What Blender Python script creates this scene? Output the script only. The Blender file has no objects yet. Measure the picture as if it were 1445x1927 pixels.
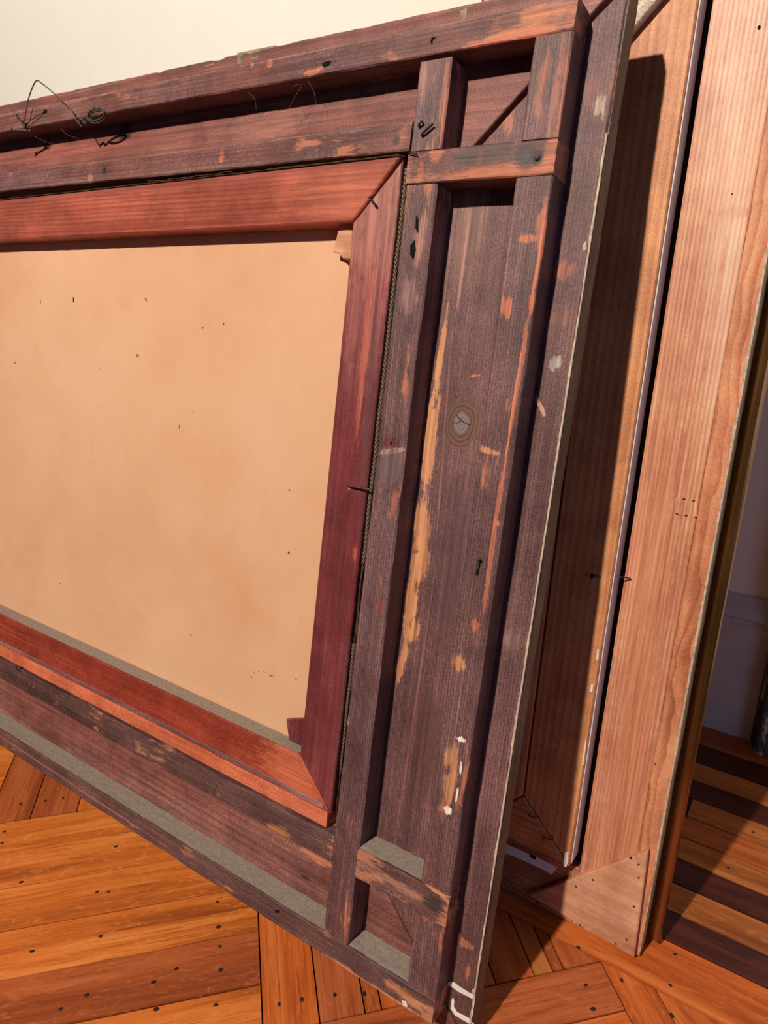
import bpy, bmesh, math, random
from mathutils import Vector, Matrix, noise

# ------------------------------------------------------------------ camera, light, exposure
scene = bpy.context.scene
COL = scene.collection
cam_data = bpy.data.cameras.new('camera')
cam = bpy.data.objects.new('camera', cam_data)
COL.objects.link(cam)
rot = Matrix([[0.833919, -0.182701, 0.520769], [0.551576, 0.307572, -0.775347], [-0.018518, 0.93382, 0.357263]])
cam.matrix_world = Matrix.Translation((0, 0, 0.9406)) @ rot.to_4x4()
cam_data.sensor_fit = 'VERTICAL'
cam_data.sensor_height = 36.0
cam_data.lens = 24.6387
cam_data.clip_start = 0.01
scene.camera = cam

world = bpy.data.worlds.new('world')
scene.world = world
world.use_nodes = True
world.node_tree.nodes['Background'].inputs[0].default_value = (0.52, 0.56, 0.86, 1)
world.node_tree.nodes['Background'].inputs[1].default_value = 0.042

lamp_data = bpy.data.lights.new('ceiling_lamp', 'POINT')
lamp_data.energy = 540
lamp_data.color = (1.0, 0.90, 0.78)
lamp_data.shadow_soft_size = 0.05
lamp = bpy.data.objects.new('ceiling_lamp', lamp_data)
lamp.location = (-0.75, -1.70, 3.05)
COL.objects.link(lamp)

sky_data = bpy.data.lights.new('window_daylight', 'AREA')
sky_data.shape = 'RECTANGLE'
sky_data.size = 0.9
sky_data.size_y = 1.4
sky_data.energy = 9
sky_data.color = (0.50, 0.60, 1.0)
sky = bpy.data.objects.new('window_daylight', sky_data)
sky.location = (2.3, -0.9, 1.3)
sky.rotation_euler = (Vector((-0.1, 1.0, 0.6)) - Vector(sky.location)).to_track_quat('-Z', 'Y').to_euler()
COL.objects.link(sky)

scene.view_settings.view_transform = 'Standard'
scene.view_settings.look = 'None'
scene.view_settings.gamma = 1.0
scene.view_settings.use_curve_mapping = False
scene.view_settings.exposure = 0.10

random.seed(7)

# ------------------------------------------------------------------ materials
def lin(c):
    return tuple((x / 255 / 12.92) if x / 255 <= 0.04045 else ((x / 255 + 0.055) / 1.055) ** 2.4 for x in c) + (1,)

class NT:
    def __init__(self, name):
        self.m = bpy.data.materials.new(name)
        self.m.use_nodes = True
        self.t = self.m.node_tree
        self.b = self.t.nodes['Principled BSDF']
    def n(self, kind, **kw):
        nd = self.t.nodes.new(kind)
        for k, v in kw.items():
            if k.startswith('_'):
                setattr(nd, k[1:], v)
        return nd
    def put(self, sock, v):
        if hasattr(v, 'is_output'):
            self.t.links.new(v, sock)
        else:
            sock.default_value = v
    def coord(self, rnd=True):
        tc = self.n('ShaderNodeTexCoord')
        if not rnd:
            return tc.outputs['Object']
        oi = self.n('ShaderNodeObjectInfo')
        mu = self.math('MULTIPLY', oi.outputs['Random'], 13.0)
        ad = self.n('ShaderNodeVectorMath', _operation='ADD')
        self.put(ad.inputs[0], tc.outputs['Object'])
        self.put(ad.inputs[1], mu)
        return ad.outputs[0]
    def scale(self, v, s):
        mp = self.n('ShaderNodeMapping')
        self.put(mp.inputs['Vector'], v)
        mp.inputs['Scale'].default_value = s
        return mp.outputs[0]
    def noise(self, v, scale=1.0, detail=4.0, rough=0.55, dist=0.0):
        nz = self.n('ShaderNodeTexNoise')
        self.put(nz.inputs['Vector'], v)
        nz.inputs['Scale'].default_value = scale
        nz.inputs['Detail'].default_value = detail
        nz.inputs['Roughness'].default_value = rough
        nz.inputs['Distortion'].default_value = dist
        return nz.outputs['Fac']
    def math(self, op, a, b=0.0, c=None):
        md = self.n('ShaderNodeMath', _operation=op)
        self.put(md.inputs[0], a)
        self.put(md.inputs[1], b)
        if c is not None:
            self.put(md.inputs[2], c)
        return md.outputs[0]
    def ramp(self, f, stops):
        r = self.n('ShaderNodeValToRGB')
        self.put(r.inputs[0], f)
        e = r.color_ramp.elements
        while len(e) < len(stops):
            e.new(0.5)
        for el, (p, c) in zip(e, stops):
            el.position = p
            el.color = c if len(c) == 4 else lin(c)
        return r.outputs[0]
    def step(self, f, lo, hi):
        mr = self.n('ShaderNodeMapRange', _interpolation_type='SMOOTHSTEP')
        self.put(mr.inputs[0], f)
        mr.inputs[1].default_value = lo
        mr.inputs[2].default_value = hi
        return mr.outputs[0]
    def mix(self, f, a, b, mode='MIX'):
        mx = self.n('ShaderNodeMix', _data_type='RGBA', _blend_type=mode)
        self.put(mx.inputs[0], f)
        self.put(mx.inputs[6], a)
        self.put(mx.inputs[7], b)
        return mx.outputs[2]
    def gray(self, f):
        cb = self.n('ShaderNodeCombineColor')
        for k in range(3):
            self.put(cb.inputs[k], f)
        return cb.outputs[0]
    def bump(self, h, strength=0.3, dist=0.001):
        bp = self.n('ShaderNodeBump')
        bp.inputs['Strength'].default_value = strength
        bp.inputs['Distance'].default_value = dist
        self.put(bp.inputs['Height'], h)
        self.put(self.b.inputs['Normal'], bp.outputs[0])
    def done(self, col, rough=0.6, metal=0.0, spec=0.3):
        self.put(self.b.inputs['Base Color'], col)
        self.put(self.b.inputs['Roughness'], rough)
        self.b.inputs['Metallic'].default_value = metal
        self.b.inputs['Specular IOR Level'].default_value = spec
        return self.m

def seg(p, q, w, col, strength=0.9, sharp=0.25):
    """a worn streak from p to q (local x, z) of half width w"""
    dx, dz = q[0] - p[0], q[1] - p[1]
    return ((p[0] + q[0]) / 2, (p[1] + q[1]) / 2, w, math.hypot(dx, dz) / 2, math.atan2(-dx, dz), col, strength, sharp)

def spot(c, rx, rz, col, strength=0.9, sharp=0.25, tilt=0.0):
    return (c[0], c[1], rx, rz, tilt, col, strength, sharp)

def wood(name, axis, dark, mid, light, wear=None, wear_at=0.66, fine=200, lines=0, line_mix=0.5, dist=1.5, waver=0.3,
         rough=0.55, spec=0.3, bump=0.35, tint=None, tint_mix=0.6, wear_x=None, marks=(), knots=(), contrast=1.0, speck=0.5, scratch=0.35, front=None):
    t = NT(name)
    v = t.coord()
    v0 = t.coord(False)
    def sc(along, across):
        s = [across] * 3
        s[axis] = along
        return t.scale(v, tuple(s))
    fib = t.noise(sc(5, fine), 1.0, 5, 0.7, 0.2)
    mid_s = t.noise(sc(2.0, 38), 1.0, 4, 0.55, 0.4)
    f = t.math('ADD', t.math('MULTIPLY', fib, 0.55), t.math('MULTIPLY', mid_s, 0.45))
    w_ = 0.20 / contrast
    col = t.ramp(f, [(0.5 - w_, dark), (0.5, mid), (0.5 + w_, light)])
    h = fib
    if tint:
        big = t.step(t.noise(sc(5, 13), 1.0, 4, 0.6, 0.5), 0.42, 0.60)
        tc_ = t.mix(0.55, lin(tint), t.mix(1.0, lin(tint), t.gray(t.math('MULTIPLY', f, 2.0)), 'MULTIPLY'))
        col = t.mix(t.math('MULTIPLY', big, tint_mix), col, tc_)
    if lines:
        ln = t.n('ShaderNodeTexWave', _wave_type='BANDS', _bands_direction='X' if axis == 2 else 'Z', _wave_profile='SAW')
        t.put(ln.inputs['Vector'], sc(waver, 1.0))
        ln.inputs['Scale'].default_value = lines
        ln.inputs['Distortion'].default_value = dist
        ln.inputs['Detail'].default_value = 2.5
        ln.inputs['Detail Scale'].default_value = 0.6
        lf = t.math('MULTIPLY', t.step(ln.outputs['Fac'], 0.30, 0.95), t.step(t.noise(sc(2.5, 30), 1.0, 2), 0.15, 0.50))
        col = t.mix(t.math('MULTIPLY', lf, line_mix), col, lin(dark))
        h = t.math('SUBTRACT', fib, t.math('MULTIPLY', lf, 0.7))
    # fine speckle and broader unevenness of the finish
    col = t.mix(speck, col, t.gray(t.step(t.noise(v, 620, 3, 0.7), 0.25, 0.75)), 'OVERLAY')
    col = t.mix(0.30, col, t.gray(t.step(t.noise(v, 14, 5, 0.65), 0.25, 0.75)), 'OVERLAY')
    warp = t.math('ADD', t.math('MULTIPLY', t.math('SUBTRACT', t.noise(sc(60, 110), 1.0, 5, 0.7), 0.5), 2.2),
                  t.math('MULTIPLY', t.math('SUBTRACT', t.noise(sc(14, 330), 1.0, 4, 0.65), 0.5), 2.4))
    if front is not None:
        sy = t.n('ShaderNodeSeparateXYZ')
        t.put(sy.inputs[0], v0)
        onface = t.math('LESS_THAN', sy.outputs[1], front)
    if wear:
        w1 = t.noise(sc(16, 75), 1.0, 6, 0.72)
        w2 = t.noise(v, 8.5, 3, 0.5)
        w = t.math('ADD', t.math('MULTIPLY', w1, 0.55), t.math('MULTIPLY', w2, 0.45))
        if wear_x:
            sx = t.n('ShaderNodeSeparateXYZ')
            t.put(sx.inputs[0], v0)
            w = t.math('ADD', w, t.math('MULTIPLY', t.step(sx.outputs[0], wear_x[0], wear_x[1]), wear_x[2]))
        g = t.n('ShaderNodeNewGeometry')
        pt = t.math('MULTIPLY', t.step(g.outputs['Pointiness'], 0.52, 0.62), 0.07)
        w = t.math('ADD', w, pt)
        m = t.step(w, wear_at, wear_at + 0.07)
        col = t.mix(t.math('MULTIPLY', m, 0.75), col, lin(wear))
        h = t.math('SUBTRACT', h, t.math('MULTIPLY', m, 0.25))
    for (cx_, cz_, rx, rz, tilt, mc, strength, sharp) in marks:
        mp = t.n('ShaderNodeMapping', _vector_type='TEXTURE')
        t.put(mp.inputs['Vector'], v0)
        mp.inputs['Location'].default_value = (cx_, 0, cz_)
        mp.inputs['Rotation'].default_value = (0, -tilt, 0)
        mp.inputs['Scale'].default_value = (rx, 1000.0, rz)
        ln_ = t.n('ShaderNodeVectorMath', _operation='LENGTH')
        t.put(ln_.inputs[0], mp.outputs[0])
        d = t.math('ADD', ln_.outputs['Value'], warp if sharp < 0.9 else 0.0)
        mk = t.math('SUBTRACT', 1.0, t.step(d, 1.0 - sharp, 1.0 + sharp))
        mk = t.math('MULTIPLY', mk, strength)
        if front is not None:
            mk = t.math('MULTIPLY', mk, onface)
        mc2 = t.mix(0.5, lin(mc), t.gray(t.step(fib, 0.25, 0.75)), 'OVERLAY')
        col = t.mix(mk, col, mc2)
    for (kx, kz, kr, ktilt, kc, kring) in knots:
        mp = t.n('ShaderNodeMapping', _vector_type='TEXTURE')
        t.put(mp.inputs['Vector'], v0)
        mp.inputs['Location'].default_value = (kx, 0, kz)
        mp.inputs['Rotation'].default_value = (0, -ktilt, 0)
        mp.inputs['Scale'].default_value = (kr, 1000.0, kr * 1.3)
        ln_ = t.n('ShaderNodeVectorMath', _operation='LENGTH')
        t.put(ln_.inputs[0], mp.outputs[0])
        d = t.math('ADD', ln_.outputs['Value'], t.math('MULTIPLY', t.math('SUBTRACT', t.noise(v, 90, 3), 0.5), 0.5))
        rings_ = t.math('ADD', t.math('MULTIPLY', t.math('SINE', t.math('MULTIPLY', d, 17.0)), 0.5), 0.5)
        outer = t.math('SUBTRACT', 1.0, t.step(d, 1.3, 2.3))
        rc2 = t.mix(rings_, lin(tuple(int(c * 0.62) for c in kring)), lin(kring))
        col = t.mix(t.math('MULTIPLY', outer, 0.8), col, rc2)
        inner = t.math('SUBTRACT', 1.0, t.step(d, 0.92, 1.05))
        rim = t.math('MULTIPLY', inner, t.step(d, 0.80, 0.98))
        kcol = t.mix(t.math('MULTIPLY', rings_, 0.35), lin(kc), lin(tuple(int(c * 0.6) for c in kc)))
        col = t.mix(inner, col, kcol)
        col = t.mix(t.math('MULTIPLY', rim, 0.6), col, lin((40, 30, 28)))
    if scratch:
        sc1 = t.step(t.noise(t.scale(v, (150, 150, 150)), 1.0, 6, 0.75, 2.5), 0.655, 0.72)
        sc2 = t.step(t.noise(v, 10, 3), 0.45, 0.62)
        col = t.mix(t.math('MULTIPLY', t.math('MULTIPLY', sc1, sc2), scratch), col, lin((196, 150, 132)))
    t.bump(h, bump, 0.0010)
    return t.done(col, rough, 0, spec)

DK, MD, LT = (66, 43, 43), (110, 76, 74), (156, 113, 106)
WEAR = (190, 118, 88)
OR, TAN, GRY = (188, 110, 78), (194, 132, 92), (122, 108, 104)
M = {}
M['stain_h'] = wood('dark_stained_wood_h', 0, DK, MD, LT, WEAR, 0.60, tint=(128, 78, 68), wear_x=(-0.50, -0.28, 0.06), lines=60, line_mix=0.35, front=-0.0325, marks=[
    seg((-1.78, 1.1828), (-0.29, 1.1828), 0.0022, (158, 120, 110), 0.55, 0.6), seg((-1.6, 1.0886), (-0.46, 1.0886), 0.0022, (156, 116, 106), 0.55, 0.6),
    seg((-0.3978,1.1559), (-0.2874,1.1591), 0.006, OR, 0.8), seg((-0.3639,1.1717), (-0.2854,1.1727), 0.009, (196, 122, 84), 0.75, 0.5), spot((-0.3524,1.1727), 0.012, 0.006, (70, 52, 50), 0.7),
    seg((-0.6165,1.1568), (-0.5869,1.1599), 0.0035, OR, 0.85), spot((-0.6764,1.1781), 0.004, 0.008, OR, 0.7), spot((-0.7065,1.1810), 0.004, 0.003, (186, 120, 92), 0.6),
    seg((-0.4014,1.0280), (-0.2839,1.0290), 0.007, OR, 0.85), spot((-0.4198,1.0510), 0.009, 0.007, OR, 0.8), spot((-0.3658,1.0442), 0.004, 0.008, OR, 0.75), spot((-0.4372,1.0313), 0.004, 0.012, OR, 0.5),
    seg((-0.4013,1.0495), (-0.3275,1.0479), 0.012, (84, 70, 68), 0.75, 0.4), spot((-0.2898,1.0419), 0.006, 0.016, OR, 0.6),
    spot((-0.5345,1.0912), 0.016, 0.006, GRY, 0.8), spot((-0.5719,1.0907), 0.03, 0.004, (104, 84, 82), 0.7), spot((-0.7503,1.0746), 0.004, 0.008, OR, 0.7),
    spot((-1.1482,1.0758), 0.003, 0.002, OR, 0.8), spot((-1.0326,1.0662), 0.006, 0.006, (180, 130, 100), 0.6), seg((-0.4778,1.0633), (-0.4629,1.0832), 0.008, (186, 116, 86), 0.5, 0.5),
    spot((-1.1614,1.1003), 0.012, 0.004, (196, 150, 130), 0.8)],
    knots=[(*(-0.3151,1.0418), 0.0062, 0.3, (78, 72, 70), (92, 66, 60)), (*(-0.3022,1.0393), 0.0034, 0, (58, 58, 56), (70, 56, 52)), (*(-0.9980,1.0739), 0.0030, 0, (50, 40, 40), (90, 64, 62)), (*(-0.4746,1.0709), 0.0028, 0, (90, 70, 66), (100, 74, 70))])
M['stain_v'] = wood('dark_stained_wood_v', 2, DK, MD, LT, WEAR, 0.60, fine=240, lines=88, line_mix=0.6, dist=1.0, tint=(104, 78, 80), tint_mix=0.5, front=-0.0325, marks=[
    spot((-0.2966,0.4118), 0.006, 0.004, (236, 226, 214), 1.0, 0.1), seg((-0.2936,0.3866), (-0.2922,0.3719), 0.0016, (236, 226, 214), 1.0, 0.1), spot((-0.3016,0.3213), 0.006, 0.004, (236, 226, 214), 1.0, 0.1), seg((-0.2925,0.3550), (-0.2928,0.3333), 0.0018, (236, 226, 214), 1.0, 0.1),
    spot((-0.3140,0.8939), 0.006, 0.010, OR, 0.95), spot((-0.3026,0.9613), 0.009, 0.004, OR, 0.9), seg((-0.2877,0.8798), (-0.2919,0.7158), 0.0024, OR, 0.95), seg((-0.2829,0.9914), (-0.2880,0.8931), 0.0024, OR, 0.9),
    spot((-0.2878,0.9763), 0.005, 0.020, (190, 116, 84), 0.7), spot((-0.2859,0.8984), 0.004, 0.010, OR, 0.9), seg((-0.3232,0.7447), (-0.3024,0.7406), 0.0035, TAN, 0.95), spot((-0.3135,0.4993), 0.010, 0.009, TAN, 0.9),
    spot((-0.3049,0.3834), 0.010, 0.018, (190, 132, 96), 0.85), spot((-0.3034,0.3538), 0.008, 0.022, (190, 132, 96), 0.85), spot((-0.2906,0.6665), 0.007, 0.005, OR, 0.85), spot((-0.2998,0.5476), 0.004, 0.007, OR, 0.7),
    seg((-0.2918,0.7273), (-0.2921,0.5485), 0.0025, OR, 0.7), seg((-0.2889,1.1386), (-0.2854,1.0661), 0.006, OR, 0.55, 0.5), seg((-0.3075,1.1366), (-0.3086,1.0733), 0.005, (200, 122, 90), 0.5, 0.5), spot((-0.2964,1.1014), 0.010, 0.02, (78, 62, 60), 0.7),
    seg((-0.4184,1.1371), (-0.4136,1.0677), 0.006, (204, 128, 98), 0.6, 0.5), spot((-0.4456,1.1301), 0.010, 0.02, (172, 118, 100), 0.5, 0.5), spot((-0.4115,1.0665), 0.003, 0.004, (214, 196, 184), 0.9),
    seg((-0.4262,0.9918), (-0.4320,0.9352), 0.006, (196, 140, 120), 0.5, 0.5), spot((-0.4342,0.9003), 0.01, 0.02, (176, 130, 122), 0.5, 0.5), spot((-0.4365,0.7319), 0.012, 0.009, (96, 42, 42), 0.85), seg((-0.4494,0.7213), (-0.4178,0.7294), 0.003, (170, 142, 128), 0.8),
    spot((-0.4323,0.7060), 0.016, 0.02, (104, 84, 84), 0.7), spot((-0.4224,0.6664), 0.004, 0.012, (182, 96, 76), 0.6), spot((-0.4256,0.5380), 0.006, 0.012, (160, 80, 70), 0.6), seg((-0.3975,0.2374), (-0.4093,0.2018), 0.008, (170, 108, 78), 0.6),
    seg((-0.4559,0.3877), (-0.4522,0.3724), 0.0010, (230, 214, 204), 0.9), spot((-0.2963,0.0688), 0.008, 0.012, (160, 84, 76), 0.6), seg((-0.4250,0.1400), (-0.4207,0.0794), 0.0025, OR, 0.7), spot((-0.2932,1.0913), 0.004, 0.03, OR, 0.4)])
M['stain_low'] = wood('dark_scuffed_wood_h', 0, (62, 42, 41), (100, 70, 66), (142, 104, 94), (192, 130, 98), 0.575, lines=70, line_mix=0.5, dist=3.0, tint=(92, 66, 66), front=-0.0325, marks=[
    seg((-0.3561,0.0608), (-0.2883,0.0550), 0.006, TAN, 0.85), seg((-0.3173,0.2185), (-0.2828,0.2108), 0.004, (216, 150, 112), 0.85), spot((-0.8902,0.1666), 0.010, 0.007, OR, 0.8), seg((-0.5657,0.1787), (-0.5269,0.1804), 0.008, (176, 118, 72), 0.75),
    seg((-0.4004,0.1971), (-0.2850,0.1962), 0.005, (186, 134, 112), 0.6, 0.5), spot((-0.3031,0.1958), 0.014, 0.008, (58, 50, 50), 0.9), spot((-1.1536,0.1957), 0.0016, 0.002, (206, 140, 100), 0.95), spot((-1.1401,0.1960), 0.0016, 0.002, (206, 140, 100), 0.95),
    seg((-1.2512,0.1936), (-0.9273,0.1790), 0.008, (56, 40, 38), 0.7, 0.5), seg((-1.2459,0.0590), (-0.7830,0.0509), 0.002, (150, 104, 92), 0.6), seg((-0.5547,0.0375), (-0.2926,0.0425), 0.0022, (196, 146, 116), 0.8), spot((-0.9562,0.1826), 0.006, 0.003, OR, 0.8)])
M['board_h'] = wood('dark_backboard_h', 0, (84, 52, 48), (128, 82, 75), (166, 116, 104), (196, 130, 106), 0.63, fine=150, tint=(140, 84, 74), lines=26, line_mix=0.4, dist=5, waver=0.2, front=0.001, marks=[
    seg((-1.3523,1.1275), (-0.9208,1.1235), 0.012, (150, 84, 72), 0.6, 0.6), spot((-1.1898,1.1364), 0.03, 0.008, (176, 108, 88), 0.5, 0.5), spot((-1.0011,1.1436), 0.014, 0.012, (40, 32, 30), 0.9, 0.5), spot((-1.2023,1.1416), 0.005, 0.010, (50, 36, 34), 0.8),
    spot((-0.6997,1.1217), 0.05, 0.012, (158, 104, 90), 0.7, 0.2), spot((-0.3103,0.1378), 0.02, 0.012, (96, 62, 58), 0.6), spot((-0.4988,0.1426), 0.026, 0.006, (190, 122, 88), 0.8), spot((-1.1367,0.0817), 0.05, 0.012, (108, 62, 50), 0.7, 0.3),
    spot((-0.8929,0.1253), 0.018, 0.012, (104, 64, 60), 0.7), spot((-0.5179,0.1021), 0.006, 0.004, (84, 52, 50), 0.8), spot((-0.6004,1.2361), 0.09, 0.004, (120, 84, 80), 0.6)])
M['board_v'] = wood('dark_backboard_v', 2, (74, 48, 48), (116, 80, 77), (152, 110, 103), (190, 124, 98), 0.66, fine=170, tint=(112, 76, 76), lines=78, line_mix=0.5, dist=2.5, waver=0.12, front=0.001, marks=[
    seg((-0.4037,0.8832), (-0.4052,0.7946), 0.0035, TAN, 0.9), seg((-0.4067,0.7944), (-0.4040,0.6771), 0.0085, TAN, 0.95, 0.15), seg((-0.4040,0.6771), (-0.4006,0.6052), 0.0110, TAN, 0.95, 0.15), spot((-0.3964,0.5914), 0.011, 0.024, TAN, 0.95, 0.15), seg((-0.4034,0.5709), (-0.4032,0.5024), 0.0090, TAN, 0.95, 0.15),
    spot((-0.3962,0.5078), 0.0075, 0.016, TAN, 0.95, 0.15), seg((-0.4008,0.4961), (-0.4098,0.4297), 0.0055, TAN, 0.9), spot((-0.3984,0.5620), 0.0016, 0.008, (140, 80, 52), 0.8), spot((-0.4001,0.5136), 0.002, 0.006, (150, 88, 56), 0.8),
    seg((-0.3631,0.8209), (-0.3500,0.8231), 0.0012, (208, 136, 98), 0.8), seg((-0.3894,0.9997), (-0.3900,0.8837), 0.0016, (176, 126, 116), 0.6), seg((-0.3941,0.8836), (-0.3798,0.6360), 0.0012, (172, 112, 108), 0.6), seg((-0.3757,0.5710), (-0.3831,0.2336), 0.0012, (160, 98, 92), 0.55),
    spot((-0.3904,0.9884), 0.02, 0.05, (150, 110, 96), 0.55, 0.6), spot((-0.3543,0.6089), 0.022, 0.10, (88, 64, 66), 0.6, 0.5), spot((-0.3584,0.3693), 0.02, 0.08, (86, 56, 54), 0.6, 0.5),
    spot((-0.2603,1.0960), 0.006, 0.010, (184, 160, 136), 0.8), seg((-0.2732,1.1222), (-0.2746,1.0976), 0.010, (140, 84, 74), 0.6, 0.5), seg((-0.2478,1.1382), (-0.2483,1.1069), 0.0028, OR, 0.85), spot((-0.2712,0.9370), 0.011, 0.010, (170, 98, 76), 0.7), spot((-0.2716,0.8882), 0.014, 0.008, (140, 90, 78), 0.7),
    spot((-0.2651,0.8433), 0.006, 0.008, (186, 172, 166), 0.7), seg((-0.2798,0.8037), (-0.2688,0.7877), 0.0022, (214, 150, 128), 0.8), spot((-0.2669,0.1376), 0.009, 0.006, (186, 118, 84), 0.85), spot((-0.2611,0.1036), 0.003, 0.010, (186, 110, 80), 0.85),
    spot((-0.3265,0.6468), 0.008, 0.006, (150, 110, 100), 0.5), spot((-0.2679,0.5315), 0.012, 0.010, (150, 112, 104), 0.6, 0.6), spot((-0.3589,1.0989), 0.006, 0.02, (190, 122, 92), 0.55), spot((-0.3889,1.1317), 0.01, 0.02, (160, 100, 76), 0.5)],
    knots=[(*(-0.3660,0.7666), 0.0115, -0.12, (132, 112, 108), (122, 84, 66))])
M['board_edge'] = wood('grey_board_edge', 2, (56, 47, 41), (94, 80, 69), (132, 116, 100), None, fine=120)
M['red_h'] = wood('red_cedar_h', 0, (124, 56, 45), (160, 80, 63), (182, 108, 87), None, fine=120, lines=52, line_mix=0.6, dist=3.5, waver=0.12, rough=0.42, tint=(166, 88, 70), bump=0.12, scratch=0.1, speck=0.3, marks=[
    seg((-1.2851,1.0419), (-0.4617,1.0486), 0.006, (140, 76, 66), 0.7, 0.5), spot((-0.5464,1.0144), 0.07, 0.03, (190, 106, 80), 0.5, 0.7), seg((-1.2497,0.9882), (-0.5276,0.9896), 0.003, (140, 62, 48), 0.6, 0.6)])
M['red_low'] = wood('red_mahogany_h', 0, (112, 42, 33), (138, 55, 42), (162, 78, 60), None, fine=260, rough=0.36, spec=0.4, bump=0.12, tint=(152, 68, 50), scratch=0.12, marks=[spot((-0.5273,0.2637), 0.05, 0.05, (206, 112, 80), 0.7, 0.7)])
M['red_v'] = wood('red_mahogany_v', 2, (82, 36, 38), (114, 52, 54), (146, 82, 78), (176, 94, 78), 0.64, fine=180, lines=40, line_mix=0.25, tint=(116, 44, 46), rough=0.42, bump=0.15, scratch=0.3, marks=[
    spot((-0.4888,0.9942), 0.045, 0.07, (176, 122, 106), 0.75, 0.6), spot((-0.4927,0.8990), 0.04, 0.10, (160, 96, 90), 0.55, 0.7), seg((-0.4762,0.8994), (-0.4674,0.6220), 0.0045, (92, 66, 66), 0.6, 0.5), seg((-0.4899,0.9352), (-0.4848,0.7499), 0.004, (196, 104, 84), 0.5, 0.5),
    spot((-0.4883,0.6725), 0.002, 0.003, OR, 0.95), spot((-0.4702,0.5945), 0.003, 0.010, (176, 80, 60), 0.8), spot((-0.4831,0.5158), 0.012, 0.03, (96, 52, 52), 0.6), seg((-0.4667,0.4854), (-0.4605,0.2840), 0.006, (96, 60, 60), 0.5)])
M['orange_h'] = wood('bare_orange_wood', 0, (178, 88, 60), (208, 116, 82), (228, 150, 114), None, fine=180, tint=(200, 104, 72))
M['purple_h'] = wood('purple_edge_wood', 0, (92, 54, 56), (130, 86, 86), (158, 116, 112), None, fine=180)
M['pine_v'] = wood('pale_pine', 2, (178, 112, 80), (222, 164, 130), (238, 192, 160), None, fine=200, lines=64, line_mix=0.8, dist=1.2, waver=0.15, rough=0.42, bump=0.2, tint=(226, 172, 138), scratch=0.0, speck=0.25, contrast=0.8, marks=[
    spot((-0.1379,0.9762), 0.014, 0.006, (190, 118, 84), 0.7, 0.4), seg((-0.1670,1.1502), (-0.1190,0.7456), 0.02, (240, 196, 164), 0.45, 0.7), spot((-0.1545,0.5055), 0.025, 0.2, (206, 136, 100), 0.5, 0.7), spot((-0.1491,0.2378), 0.05, 0.42, (192, 116, 82), 0.75, 0.8), spot((-0.1822,0.6047), 0.03, 0.25, (206, 134, 98), 0.5, 0.8)])  # large low spots redden the wood, with the light's falloff put into its colour
M['pine_o'] = wood('orange_pine', 2, (170, 92, 60), (212, 142, 102), (230, 170, 130), None, fine=140, lines=26, line_mix=0.8, dist=14, waver=0.45, rough=0.45, bump=0.2, scratch=0.0, speck=0.25, contrast=0.7)
M['pine_h'] = wood('pine_bottom', 0, (140, 86, 60), (182, 120, 88), (208, 150, 116), None, fine=180, lines=50)
M['cedar_v'] = wood('tan_stretcher_wood', 2, (176, 104, 66), (208, 142, 96), (228, 170, 122), None, fine=150, lines=30, line_mix=0.55, dist=3, waver=0.1, rough=0.5, bump=0.15, scratch=0.0, speck=0.25, contrast=0.8)
M['cedar_h'] = wood('tan_stretcher_wood_h', 0, (176, 104, 66), (208, 142, 96), (228, 170, 122), None, fine=150, lines=30, line_mix=0.5, dist=3, waver=0.1, rough=0.5, bump=0.15, scratch=0.0)
M['ply'] = wood('plywood_face', 0, (178, 118, 86), (206, 148, 114), (226, 174, 142), None, fine=150, lines=16, line_mix=0.3, dist=8, waver=0.3, rough=0.5, bump=0.15, tint=(200, 140, 106), scratch=0.1, speck=0.15)
M['grey_wood'] = wood('weathered_pale_wood', 0, (130, 108, 90), (206, 190, 168), (240, 230, 212), None, fine=160, lines=50, line_mix=0.35, rough=0.8)
M['trim_wood'] = wood('old_painted_trim', 2, (40, 36, 32), (84, 80, 74), (150, 146, 138), (216, 208, 196), 0.55, fine=60, rough=0.7)

def plain(name, col, rough=0.7, metal=0.0, vary=0.3, scale=60.0, bump=0.2, spec=0.3, col2=None):
    t = NT(name)
    v = t.coord()
    nz = t.noise(v, scale, 5, 0.65)
    c2 = col2 or tuple(max(0, int(c * (1 - vary))) for c in col)
    c = t.ramp(nz, [(0.35, c2), (0.65, col)])
    t.bump(nz, bump, 0.001)
    return t.done(c, rough, metal, spec)

M['dust'] = plain('grey_dust', (160, 145, 131), 1.0, 0, 0.16, 300, 0.15, 0.0)
M['nail'] = plain('old_nail', (104, 90, 80), 0.5, 0.4, 0.5, 300)
M['nail_dark'] = plain('rusty_nail', (58, 48, 44), 0.7, 0.3, 0.5, 300)
M['wire'] = plain('hanging_wire', (112, 98, 86), 0.5, 0.3, 0.4, 200)
M['ring'] = plain('iron_ring', (96, 94, 88), 0.6, 0.2, 0.4, 200)
M['cobweb'] = plain('cobweb', (150, 136, 118), 0.9)
M['faint'] = plain('faint_stain', (184, 130, 92), 0.9, 0, 0.2, 80, 0.1, 0.1)
M['hole'] = plain('dark_hole', (14, 10, 9), 1.0, 0, 0.2, 50, 0)
M['bare'] = plain('bare_wood_patch', (206, 148, 98), 0.7, 0, 0.25, 60, 0.3, 0.2)
M['bare_orange'] = plain('bare_orange_patch', (214, 128, 88), 0.7, 0, 0.3, 120, 0.3, 0.2)
M['cream_paint'] = plain('cream_paint', (216, 190, 164), 0.6, 0, 0.25, 150, 0.3)
M['white_paint'] = plain('white_paint', (238, 230, 220), 0.5, 0, 0.08, 80, 0.1)
M['knot'] = plain('grey_knot', (132, 112, 106), 0.7, 0, 0.3, 120, 0.4)
M['knot_ring'] = plain('knot_ring', (98, 66, 54), 0.7, 0, 0.35, 160, 0.4)
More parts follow.
